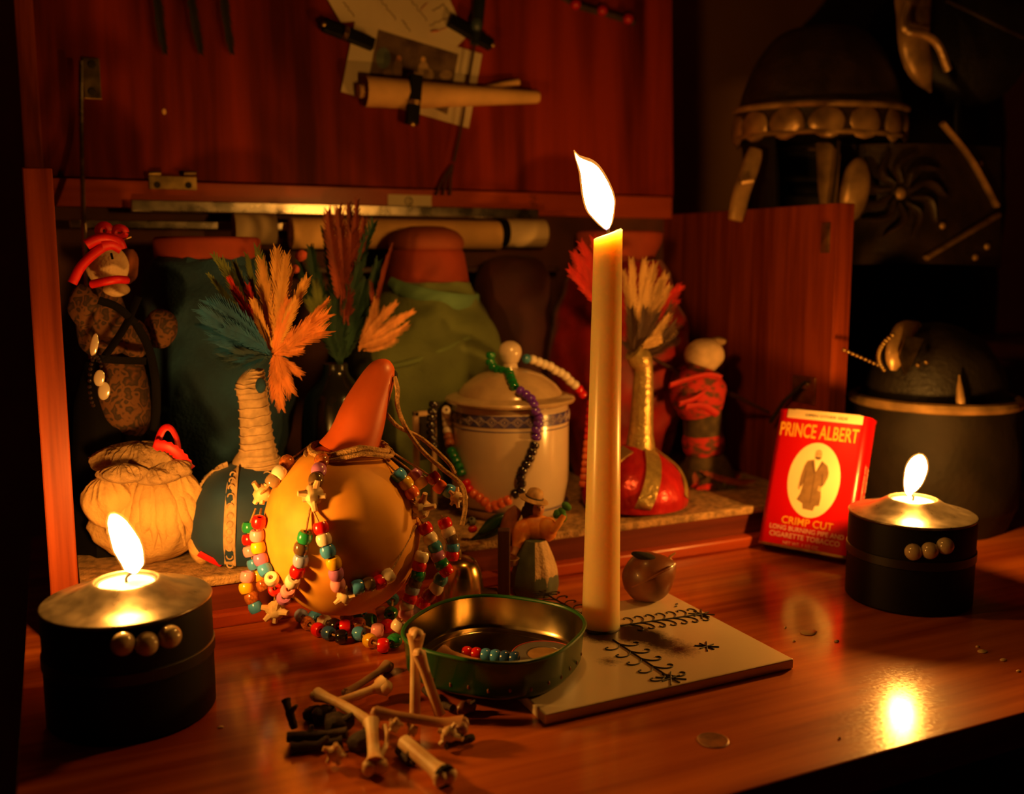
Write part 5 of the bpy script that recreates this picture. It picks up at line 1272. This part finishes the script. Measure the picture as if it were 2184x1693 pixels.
for (px, py, rx, rz) in ((201, 735, 8, 24), (212, 806, 11, 17), (222, 834, 12, 19)):  # added pale tags imitate candle highlights on the doll
    part('highlight_tag', ell(dp(px, py, -.045), rx * k, 3 * k, rz * k, 14, 10, (RV * .94 - ZV * .2).normalized(), FV, (ZV * .94 + RV * .2).normalized(), lump=.1, freq=90), mat('pale_highlight', (0.95, 0.85, 0.70), 0.12, 0.5, var=0.1), doll, label='small pale tag standing in for a bright highlight')
for q in range(16):
    a = 2.0 + q * 0.24; part('black_bead', ell(dp(205 + 14 * math.cos(a), 815 + 55 * math.sin(a), -.046), 4 * k, 4 * k, 4 * k, 8, 6), BEAD['N'], doll)

BY2 = 0.812
def bp_(px, py, dy=0.0): return AY(px, py, BY2 + dy)
k = size(1, bp_(320, 1100))
bb_ = bp_(315, 1200); bund = thing('cloth_bundle', 'tan muslin bundle with grey felt top and red ribbon behind left candle', 'bundle', Vector((bb_.x, BY2, FLZ)))
zb_ = lambda py: zrow(bb_.x, BY2, py)
def foldell(C, rx, ry, rz, amp, nf, seed):
    V, Fc = ell(C, rx, ry, rz, 110, 50, RV, FV, ZV)
    out = []
    for v in V:
        d = v - C; a = math.atan2(d.dot(FV), d.dot(RV)); h = d.z / rz
        rg = 1 - abs(noise.noise(v * 42 + Vector((seed * 3, 0, seed)))) * 2.2
        top = max(0.0, h + 0.25)
        s = 1 - amp * 1.5 * top * abs(math.sin(nf * 1.6 * a + 3 * noise.noise(v * 30 + Vector((0, seed, 0))))) + amp * math.sin(nf * a + 2.2 * h + seed + 2 * noise.noise(v * 25)) * (1 - h * h * 0.6) + amp * 1.3 * rg + amp * .5 * noise.noise(v * 130)
        out.append(C + Vector((d.x * s, d.y * s, d.z * (1 + amp * .3 * math.sin(3 * a)))))
    return out, Fc
cz = (zb_(1206) + zb_(1010)) / 2
C0 = Vector((bp_(316, 1100).x, BY2, 0)); C0.z = max((FLZ + zb_(1005)) / 2, FLZ + 0.03)
part('muslin_body', foldell(C0, 112 * k, 70 * k, C0.z - FLZ, .075, 8, 1.0), M_tancloth, bund)
part('muslin_fold', foldell(bp_(378, 1066, -.012), 52 * k, 40 * k, 68 * k, .07, 5, 2.0), M_tancloth, bund)
part('muslin_fold', foldell(bp_(430, 1160, -.020), 28 * k, 26 * k, 44 * k, .06, 4, 3.0), M_tancloth, bund)
part('muslin_fold', foldell(bp_(230, 1070, -.010), 50 * k, 40 * k, 55 * k, .08, 5, 7.0), M_tancloth, bund)
part('felt_top', foldell(bp_(302, 982, -.006), 88 * k, 48 * k, 40 * k, .15, 7, 4.0), M_greycloth, bund)
def onell(px, py, C, rx, ry, rz, grow=0.0):
    d = ray(px, py)
    for i in range(1500):
        p = CAM + d * (0.5 + i * 0.0004); e = p - C
        if (e.dot(RV) / (rx + grow)) ** 2 + (e.dot(FV) / (ry + grow)) ** 2 + (e.z / (rz + grow)) ** 2 < 1: return p
    return None
random.seed(23)
for q in range(12):
    x0 = 262 + 10 * q; x1 = 195 + 22 * q; P = []
    for s in range(7):
        t = s / 6; w = onell(x0 + (x1 - x0) * t ** .8 + random.uniform(-4, 4), 1018 + 150 * t * random.uniform(.9, 1.05), C0, 112 * k, 70 * k, C0.z - FLZ, 0.001)
        if w: P.append(w)
    if len(P) > 3: part('pleat', tube(smooth(P, 3), [max(1.0, (11 + 3 * (q % 3)) * math.sin(math.pi * (0.12 + 0.8 * i / (3 * len(P) - 3)))) * k for i in range(3 * len(P) - 2)], 10, flat=(RV, .7)), M_tancloth, bund)
for (px, py, rx, rz, sd) in ((262, 1010, 48, 20, 6), (325, 1016, 46, 18, 8), (372, 1000, 34, 20, 9)):
    part('felt_roll', foldell(bp_(px, py, -.030), rx * k, 24 * k, rz * k, .14, 5, sd), M_greycloth, bund)
part('red_ribbon', tube(smooth([bp_(330, 948, -.026), bp_(360, 954, -.030), bp_(384, 972, -.030), bp_(404, 1000, -.026)], 5), [10 * k, 13 * k] * 8, 10, flat=(RV * .8 + ZV * .6, .35)), M_redrib, bund)
part('ribbon_loop', tube(smooth([bp_(332, 956, -.020), bp_(346, 918, -.020), bp_(362, 912, -.020), bp_(376, 934, -.020), bp_(382, 968, -.024)], 5), 8 * k, 10, flat=(RV * .8 + ZV * .6, .4)), M_redrib, bund)
part('ribbon_tail', tube(smooth([bp_(424, 1180, -.04), bp_(446, 1192, -.04), bp_(472, 1204, -.038)], 4), 7 * k, 10, flat=(RV * .8 + ZV * .6, .35)), M_redrib, bund)

# --- plaid doll at right
PY2 = 0.850
def pp_(px, py, dy=0.0): return AY(px, py, PY2 + dy)
k = size(1, pp_(1490, 900)); xq = pp_(1490, 900).x
pd = thing('cloth_doll', 'bundled plaid doll with cream head standing beside the red satin rattle', 'doll', Vector((xq, PY2, FLZ)))
part('head', ell(pp_(1502, 758), 41 * k, 34 * k, 37 * k, 22, 14, RV, FV, ZV, lump=.08, freq=60), M_cotton, pd)
part('hair_tuft', ell(pp_(1530, 728, .006), 22 * k, 16 * k, 10 * k, 14, 8, RV, FV, ZV, lump=.3, freq=120), M_greycloth, pd)
def seg(rows, m, nm, fold=.03):
    P = [pp_(x, y) for (x, y, r) in rows]; R = [r * k * 1.12 for (_, _, r) in rows]
    return part(nm, tube(smooth(P, 3), [v.x for v in smooth([Vector((r, 0, 0)) for r in R], 3)], 20), m, pd)
seg([(1496, 786, 36), (1490, 808, 50), (1488, 835, 54), (1492, 860, 48), (1496, 876, 42)], M_plaid, 'plaid_wrap')
seg([(1496, 872, 38), (1498, 900, 36), (1499, 925, 37)], M_darkplaid, 'dark_wrap')
seg([(1499, 922, 36), (1500, 940, 40), (1500, 958, 38), (1500, 968, 34)], M_plaid, 'plaid_wrap')
seg([(1500, 964, 32), (1504, 985, 42), (1508, 1010, 50), (1512, 1040, 56)], M_darkplaid, 'skirt')
for pix in ([(1428, 822), (1470, 808), (1510, 800), (1536, 806)], [(1448, 862), (1486, 848), (1530, 816)], [(1462, 868), (1500, 866), (1530, 884)]):
    part('red_band', tube(smooth([pp_(px, py, -.026) for px, py in pix], 4), 8 * k, 8, flat=(RV * .8 + ZV * .6, .4)), mat('red_plaid_band', (0.52, 0.016, 0.010), 0.7, var=0.3, vscale=90), pd)
random.seed(17)
for q in range(16):
    a = random.uniform(1440, 1580); b0 = pp_(random.uniform(1480, 1530), random.uniform(1000, 1050), -.02)
    part('leaf_strip', feather(b0, Vector((pp_(a, 1090).x, PY2 - .03 + random.uniform(-.01, .02), FLZ + random.uniform(.002, .012))), .0045, (.1, .1), -FV), FEA[random.choice(['rust', 'brown', 'red', 'green', 'brown'])], pd)
part('stick_arm', tube([pp_(1395, 765, .01), pp_(1440, 790, 0), pp_(1470, 805, 0)], [3 * k, 5 * k, 6 * k], 8), M_darkwood, pd)
part('stick_arm', tube([pp_(1530, 830, 0), pp_(1570, 845, -.01), pp_(1640, 880, -.02)], [6 * k, 5 * k, 4 * k], 8), M_darkwood, pd)
part('legs', lathe(Vector((xq + .006, PY2, 0)), [(0, FLZ), (.020, FLZ), (.019, FLZ + .02), (.014, FLZ + .04), (0, FLZ + .04)], 16), M_darkplaid, pd)

# ------------------------------------------------------------------ papers, clips and stick on the lid
def z6(x, y): return (680 + x / 4.368, y / 4.368)
def LP(x, y, off): return LIDP(*z6(x, y), off)
card = thing('greeting_card', 'cream handwritten card clipped at the top of the lid', 'card', LP(1300, 430, .004))
part('card_sheet', prism([LP(x, y, .004) for x, y in [(60, -40), (205, 210), (330, 200), (1280, 438), (1375, 345), (1200, -40)]], LN, .0007), M_paper2, card, smoothed=False)
ms = []
for (x0, y0, x1, y1) in [(230, 20, 330, 150), (560, -20, 720, 180), (780, 190, 850, 290), (840, -20, 1010, 190), (1060, 100, 1160, 40), (1160, 40, 1225, 150), (1225, 150, 1040, 230)]:
    n = 9; P = []
    for i in range(n): P.append(LP(x0 + (x1 - x0) * i / (n - 1) + (10 if i % 2 else -6), y0 + (y1 - y0) * i / (n - 1) + (7 if i % 3 else -7), .0050))
    part('handwriting', tube(P, .0005, 4), M_coat, card)
for (x0, y0, x1, y1, r) in [(950, 90, 1010, 30, .0011), (1045, 296, 1110, 290, .0026), (1120, 285, 1190, 260, .0010)]:
    part('red_mark', tube([LP(x0, y0, .0050), LP((x0 + x1) / 2, (y0 + y1) / 2 - 5, .0050), LP(x1, y1, .0050)], r, 6, flat=((0, 1, 0), .3)), M_inkred, card)
photo = thing('photo_print', 'old bordered photo of two seated people clipped under the card', 'photo', LP(800, 1100, .001))
part('print_sheet', prism([LP(x, y, .0015) for x, y in [(345, 155), (1520, 505), (1395, 1195), (205, 855)]], LN, .0007), M_paper2, photo, smoothed=False)
pic = part('picture_area', prism([LP(x, y, .0024) for x, y in [(555, 275), (1300, 505), (1195, 1070), (470, 700)]], LN, .0002), mat('sepia_photo', (0.20, 0.12, 0.06), 0.5, var=0.6, vscale=45, col2=(0.07, 0.035, 0.018)), photo, smoothed=False)
for (x, y, rx, ry, m) in [(735, 640, 42, 90, M_coat), (745, 548, 24, 32, M_fskin), (975, 660, 52, 90, M_skin), (972, 556, 22, 30, M_parch), (880, 695, 60, 26, M_skin), (1185, 700, 60, 40, M_skin), (600, 540, 70, 100, M_skirt), (640, 680, 45, 30, M_coat), (1020, 700, 50, 60, M_skin)]:
    part('printed_figure', prism([LP(x + rx * math.cos(a), y + ry * math.sin(a), .0027) for a in [i * 2 * math.pi / 16 for i in range(16)]], LN, .00015), m, pic, smoothed=False)
pts = [LP(430, 850, .016), LP(850, 880, .018), LP(1300, 890, .016), LP(2030, 905, .012)]
kk = size(1, pts[0]) / 4.368
scr = thing('parchment_scroll', 'rolled tan parchment clipped across the photo', 'scroll', pts[0])
part('outer_roll', tube(pts, [142 * kk, 135 * kk, 105 * kk, 62 * kk], 24, caps=False), M_parch, scr)
part('inner_turn', tube([LP(370, 850, .014), LP(700, 860, .014), LP(1990, 905, .012), LP(2045, 905, .012)], [62 * kk, 70 * kk, 44 * kk, 52 * kk], 18), M_parch, scr)
part('loose_end', tube([LP(1500, 830, .010), LP(1700, 790, .009), LP(1860, 765, .008)], [22 * kk, 30 * kk, 34 * kk], 12), M_parch, scr)
def clip(lab, x0, y0, x1, y1, w, off):
    a, b = LP(x0, y0, off), LP(x1, y1, off); d = (b - a).normalized(); sdir = d.cross(LN).normalized(); L = (b - a).length
    t = thing('wooden_clip', lab, 'clip', a, 'dark clips on the lid')
    hw = size(w / 4.368, a) / 2
    part('jaw', obox((a + b) / 2 + LN * .003, d, sdir, LN, L / 2, hw, .0022, .0014), M_black, t)
    part('jaw', obox((a + b) / 2 - LN * .0025, d, sdir, LN, L / 2, hw, .0022, .0014), M_black, t)
    c = a + (b - a) * .58
    for s in (-.5, .2): part('spring_coil', ring(c + d * s * .004 + LN * .002, d, hw * .9, .0011, 16, 6), M_brass, t)
    part('spring_arm', tube([c - sdir * hw + LN * .006, c + LN * .0068, c + sdir * hw + LN * .006], .0012, 6), M_brass, t)
    e = a if x0 > x1 else b
    part('shiny_tip', ell(b + LN * .004, hw * .5, hw * .3, hw * .5, 10, 8), M_brass, t)
clip('dark clip at the left edge of the handwritten card', 510, 420, 40, 235, 110, .010)
clip('dark clip at the right edge of the handwritten card', 1215, 190, 1610, 425, 105, .010)
clip('dark clip closed round the parchment scroll', 905, 700, 865, 1160, 120, .028)
fk = thing('toasting_fork', 'long thin dark fork hanging in front of the photo and lid', 'fork', LIDP(950, 415, .012))
part('shaft', tube(smooth([LIDP(1012, 95, .014), LIDP(998, 180, .014), LIDP(984, 270, .013), LIDP(968, 345, .012)], 4), .0016, 8), M_darkwood, fk)
part('handle', tube([LIDP(1012, 95, .014), LIDP(1018, 50, .014), LIDP(1024, -30, .014)], [.005, .0068, .0075], 12), mat('black_blue_handle', (0.012, 0.018, 0.024), 0.4, var=0.3), fk)
part('ferrule', ell(LIDP(1016, 52, .017), .0066, .0066, .009, 12, 8), mat('blue_grey_ferrule', (0.05, 0.075, 0.09), 0.35, var=0.3), fk)
for dx in (-22, -8, 8):
    part('tine', tube(smooth([LIDP(966, 350, .012), LIDP(958 + dx * .5, 378, .012), LIDP(952 + dx, 416, .013)], 4), .0014, 7), M_darkwood, fk)
rs2 = thing('berry_garland', 'row of red berries on dark stems at top right of lid', 'garland', LIDP(1285, 40, .004))
part('stem', tube(smooth([LIDP(1195, -10, .006), LIDP(1240, 14, .006), LIDP(1290, 28, .006), LIDP(1352, 48, .006)], 4), .004, 8), M_darktwig, rs2)
for px, py in ((1228, 9), (1285, 22), (1340, 40)): part('berry', ell(LIDP(px, py, .014), .0062, .0062, .0062, 16, 10), mat('red_berry', (0.50, 0.012, 0.012), 0.3, var=0.2), rs2)
for k, (x0, x1) in enumerate(((330, 352), (402, 428), (474, 494))):  # three dark feather-shaped strips against the top of the lid
    part_ = feather(LIDP(x0, -60, .006), LIDP(x1, 112, .006), .006, (.02, .04), LN)
    single('dark_strip', part_, mat('near_black_strip', (0.016, 0.010, 0.008), .7, var=.4), ['leftmost of three dark feather-shaped strips at top left of lid', 'middle of three dark feather-shaped strips at top left of lid', 'rightmost of three dark feather-shaped strips at top left of lid'][k], 'feather', 'dark feather-shaped strips at the top of lid')

# ------------------------------------------------------------------ leather armour and bag standing right of the cabinet
hc = AD(1748, 300, 1.16); HX, HY = hc.x - 0.001, hc.y
stand = thing('armour_stand', 'black wooden armour stand right of the cabinet', 'stand', Vector((HX + .05, HY + .03, 0)))
part('post', tube([Vector((HX + .05, HY + .03, 0.012)), Vector((HX + .05, HY + .03, .50))], .012, 12), M_black, stand)
part('base', lathe(Vector((HX + .05, HY + .03, 0)), [(0, 0), (.06, 0), (.058, .012), (0, .014)], 28), M_black, stand)
part('crossbar', tube([Vector((HX - .02, HY + .03, .36)), Vector((HX + .22, HY - .03, .36))], .009, 10), M_black, stand)
def hz(py): return zrow(HX, HY, py)
k = size(1, hc)
helm = thing('leather_helmet', 'dark leather helmet with scalloped brow band and bronze cheek plates', 'helmet', Vector((HX, HY, hz(300))))
pr_ = smoothprof([(178 * k, hz(232)), (172 * k, hz(205)), (158 * k, hz(165)), (135 * k, hz(120)), (100 * k, hz(80)), (55 * k, hz(62)), (0.001, hz(56))], 5)
part('skull_cap', lathe((HX, HY, 0), pr_, 48, sy=.85), M_leather2, helm)
bandp = [(186 * k, hz(300)), (188 * k, hz(292)), (184 * k, hz(268)), (182 * k, hz(244)), (186 * k, hz(236)), (180 * k, hz(228))]
part('brow_band', lathe((HX, HY, 0), bandp, 56, sy=.85), M_leather2, helm)
part('band_edge', tube([Vector((HX + math.cos(a) * 187 * k, HY + math.sin(a) * 187 * k * .85, hz(238) + .004 * math.sin(a * 1.0 + .6))) for a in [i * 2 * math.pi / 56 for i in range(57)]], .0036, 8, caps=False), M_bronze, helm)
part('band_edge', tube([Vector((HX + math.cos(a) * 187 * k, HY + math.sin(a) * 187 * k * .85, hz(300))) for a in [i * 2 * math.pi / 56 for i in range(57)]], .0030, 8, caps=False), M_bronze, helm)
for i in range(14):
    a = -math.pi + i * math.pi * 2 / 14 + .1
    c = Vector((HX + math.cos(a) * 184 * k, HY + math.sin(a) * 184 * k * .85, hz(282)))
    nn = Vector((math.cos(a), math.sin(a), 0.15)).normalized(); ss = Vector((-math.sin(a), math.cos(a), 0))
    part('scallop', ell(c, .0200, .0045, .0175, 16, 10, ss, nn, ZV, lump=.12, freq=60, seed=i), M_bronze, helm)
def hp(px, py, Z=1.085): return AD(px, py, Z)
part('cheek_plate', tube(smooth([hp(1612, 318), hp(1600, 360), hp(1582, 410), hp(1568, 470)], 4), [13 * k, 16 * k, 17 * k, 17 * k, 17 * k, 17 * k, 17 * k, 17 * k, 17 * k, 17 * k, 17 * k, 16 * k, 14 * k], 12, flat=(RV, .5)), M_bronze, helm, label='bronze cheek plate')
part('cheek_strap', tube([hp(1580, 388, 1.075), hp(1606, 384, 1.075)], .0035, 8), M_bronze, helm)
part('nasal_plate', prism([hp(1740, 306), hp(1768, 306), hp(1790, 330), hp(1778, 470), hp(1752, 470), hp(1744, 400)], -FV, .004), M_bronze, helm, label='bronze nose plate')
part('lacing', tube(smooth([hp(1789, 300, 1.07), hp(1784, 360, 1.07), hp(1772, 450, 1.07)], 4), .0022, 7), M_leather2, helm)
part('cheek_plate', ell(hp(1822, 405, 1.09), 30 * k, 20 * k, 64 * k, 20, 14, (RV * .95 - ZV * .12).normalized(), FV, (ZV * .97 + RV * .12).normalized()), M_bronze, helm, label='bronze cheek plate')
part('neck_guard', lathe((HX, HY, 0), [(150 * k, hz(470)), (160 * k, hz(380)), (170 * k, hz(305)), (166 * k, hz(305)), (150 * k, hz(380)), (140 * k, hz(470))], 30, a0=math.radians(-60), a1=math.radians(200), sy=.85), M_leather, helm)

cc = AD(1935, 430, 1.13); CX_, CY_ = cc.x + .05, cc.y + .085
cui = thing('leather_breastplate', 'black leather breastplate with embossed sun emblem right of helmet', 'breastplate', Vector((CX_, CY_, zrow(CX_, CY_, 560))))
k = size(1, cc)
pl = []
NV, NH = 10, 22
V, Fc = [], []
for i in range(NV + 1):
    py = 306 + 256 * i / NV
    for j in range(NH + 1):
        px = 1790 + 345 * j / NH
        t = (px - 1935) / 175.0
        p = AD(px, py + 6 * t * t, 1.10 + .055 * t * t + .0 * t)
        V.append(p)
m_ = (NH + 1)
back = [v + FV * .006 for v in V]
for i in range(NV):
    for j in range(NH): Fc.append((i * m_ + j, i * m_ + j + 1, (i + 1) * m_ + j + 1, (i + 1) * m_ + j))
o_ = len(V); Fb = [tuple(o_ + q for q in reversed(f)) for f in Fc]
edge = [j for j in range(m_)] + [(i * m_ + NH) for i in range(1, NV + 1)] + [NV * m_ + j for j in range(NH - 1, -1, -1)] + [i * m_ for i in range(NV - 1, 0, -1)]
Fe = [(edge[q], edge[(q + 1) % len(edge)], o_ + edge[(q + 1) % len(edge)], o_ + edge[q]) for q in range(len(edge))]
part('plate', (V + back, Fc + Fb + Fe), M_leather2, cui)
def cpt(px, py, off=.0):
    t = (px - 1935) / 175.0; return AD(px, py + 6 * t * t, 1.10 + .055 * t * t - off)
sun = part('sun_boss', ell(cpt(1921, 412, .004), 13 * k, 8 * k, 13 * k, 16, 10), M_bronze, cui, label='round centre of sun emblem')
for i in range(10):
    a = i * 2 * math.pi / 10 + .2; P = []
    for q in range(7):
        r = 22 + 78 * q / 6; aa = a + .26 * math.sin(q / 6 * math.pi * 1.5)
        P.append(cpt(1921 + r * math.cos(aa), 412 - r * math.sin(aa), .0035))
    part('sun_ray', tube(smooth(P, 3), [4 * k + 12 * k * max(0, math.sin(min(1, s / 18 * 0.9 + .12) * math.pi)) if s < 18 else 1.5 * k for s in range(19)], 8, flat=(FV, .6)), M_leather2, sun)
for pix in ([(2010, 262), (2070, 335), (2125, 432)], [(2128, 452), (2060, 496), (1975, 550)]):
    part('edge_strap', tube(smooth([cpt(px, py, .006) for px, py in pix], 4), .0048, 8, flat=((0, 1, 0), .6)), M_bronze, cui)
for px, py in ((2010, 480), (2080, 545), (2105, 520), (2090, 345)): part('rivet', ell(cpt(px, py, .003), .004, .003, .004, 10, 8), M_bronze, cui)
part('hanging_strap', tube(smooth([AD(1900, 310, 1.105), AD(1905, 296, 1.13), Vector((HX + .12, HY - .004, .370))], 4), .004, 8), M_leather, cui)
# shoulder guard, upper right
sg = thing('shoulder_guard', 'curved dark leather shoulder guard with bronze plate at upper right', 'armour', AD(1960, 195, 1.12))
part('bronze_plate', tube(smooth([AD(1945, -40, 1.12), AD(1948, 30, 1.11), AD(1950, 100, 1.11), AD(1968, 160, 1.12), AD(1985, 196, 1.13)], 4), [40 * k, 40 * k, 39 * k, 38 * k, 36 * k, 35 * k, 34 * k, 33 * k, 32 * k, 31 * k, 30 * k, 27 * k, 23 * k, 18 * k, 12 * k, 7 * k, 3 * k], 16, flat=(RV, .5)), M_bronze, sg)
part('edge_ridge', tube(smooth([AD(1936, 8, 1.085), AD(1926, 40, 1.085), AD(1934, 66, 1.085), AD(1970, 74, 1.085), AD(2000, 96, 1.09), AD(2022, 150, 1.10)], 5), .0045, 8), M_bronze, sg)
part('leather_shell', ell(AD(2075, 90, 1.20), 135 * k, 60 * k, 150 * k, 30, 20, (RV * .9 - ZV * .35).normalized(), FV, (ZV * .9 + RV * .35).normalized(), lump=.03, freq=25), M_leather, sg)
part('stitched_seam', tube(smooth([AD(2020, 2, 1.12), AD(2080, 30, 1.10), AD(2140, 60, 1.10), AD(2184, 80, 1.11)], 4), .0022, 7), M_leather2, sg)
part('hanging_strap', tube(smooth([AD(2060, 150, 1.20), AD(2040, 260, 1.20), Vector((HX + .21, HY - .028, .369))], 4), .004, 8), M_leather, sg)
# hooded cloak behind
hx, hy = AD(1890, 200, 1.66).x, AD(1890, 200, 1.66).y
zq = lambda py: zrow(hx, hy, py)
kh = size(1, AD(1890, 200, 1.66))
single('hanging_cloak', lathe((hx, hy, 0), smoothprof([(225 * kh, -.55), (235 * kh, zq(600)), (232 * kh, zq(350)), (205 * kh, zq(120)), (150 * kh, zq(20)), (90 * kh, zq(-90)), (20 * kh, zq(-200))], 5), 48, fold=.03, nf=11, lump=.008), M_hoodcloth, 'black hooded cloak hanging behind the helmet', 'cloak')

# leather bag behind the right candle holder
bg = AD(1975, 1160, 1.05); bx, by = bg.x, bg.y
def bz(py): return zrow(bx, by, py)
k = size(1, Vector((bx, by, .1)))
M_bag = mat('bag_leather', (0.017, 0.010, 0.005), 0.68, var=0.5, vscale=30, bump=0.3, bscale=180, spec=0.3)
bag = thing('leather_bag', 'dark rounded leather bag with brass fittings behind the right candle holder', 'bag', Vector((bx, by, 0)))
bp2 = smoothprof([(150 * k, 0.0), (165 * k, .02), (172 * k, bz(1050)), (172 * k, bz(950)), (166 * k, bz(870)), (160 * k, bz(845))], 4)
part('pouch', lathe((bx, by, 0), [(0, 0)] + bp2 + [(0, bz(843))], 44, lump=.003), M_bag, bag)
part('rim', ring(Vector((bx, by, bz(850))), (0, 0, 1), 164 * k, .0055, 48, 8), M_bronze, bag)
part('flap', ell(Vector((bx + .01, by + .01, bz(842))), 150 * k, 140 * k, bz(690) - bz(842), 32, 18, lump=.08, freq=25), M_leather, bag)
part('brass_cuff', tube(smooth([AD(1905, 790, .975), AD(1912, 745, .975), AD(1930, 705, .985), AD(1960, 690, 1.0)], 4), [6 * k, 14 * k, 18 * k, 20 * k, 21 * k, 22 * k, 22 * k, 22 * k, 21 * k, 19 * k, 16 * k, 11 * k, 6 * k], 14, flat=(RV, .5)), M_bronze, bag)
part('brass_cuff', prism([AD(1915, 760, .96), AD(1930, 715, .965), AD(1968, 722, .97), AD(1945, 770, .96), AD(1928, 800, .955)], -FV, .003), M_brass, bag, label='polished brass plate')
for i in range(13):
    t = i / 12; part('chain_bead', ell(AD(1880 + 32 * (t - .62) ** 2 * 2.4 - 6, 714 + 74 * t, .955), .0024, .0024, .0024, 8, 6), M_brass, bag)
for i in range(9): part('chain_bead', ell(AD(1872 - i * 9, 778 - i * 4, .962), .0020, .0020, .0020, 8, 6), M_brass, bag)
part('tassel', tube(smooth([AD(2046, 800, .96), AD(2048, 840, .955), AD(2052, 880, .955), AD(2062, 905, .96)], 4), [2 * k, 3 * k, 5 * k, 7 * k, 8 * k, 9 * k, 9 * k, 9 * k, 9 * k, 8 * k, 8 * k, 7 * k, 4 * k], 10), M_bronze, bag)
for px, py in ((2076, 888), (2074, 902), (2108, 892), (2106, 908), (1958, 778), (1976, 772)): part('stud', ell(AD(px, py, .962), .0028, .0024, .0028, 8, 6), M_brass, bag)
# dark chest at far right edge
q = G(2150, 1290, 0)
chx = AD(2150, 900, 1.25)
ch = thing('dark_chest', 'dark maroon wooden chest at the far right behind the bag', 'chest', Vector((chx.x + .11, chx.y, 0)))
part('chest_body', box(chx.x, chx.x + .30, chx.y - .10, chx.y + .12, 0.0, .150, .004), mat('dark_maroon_wood', (0.10, 0.014, 0.007), .6, var=.5, vscale=20, stretch=(1, 1, .1)), ch)
part('chest_lid', box(chx.x - .006, chx.x + .306, chx.y - .106, chx.y + .126, .150, .172, .004), MATS['dark_maroon_wood'], ch)
part('hasp', box(chx.x + .12, chx.x + .15, chx.y - .112, chx.y - .106, .120, .160, .001), M_brass, ch)
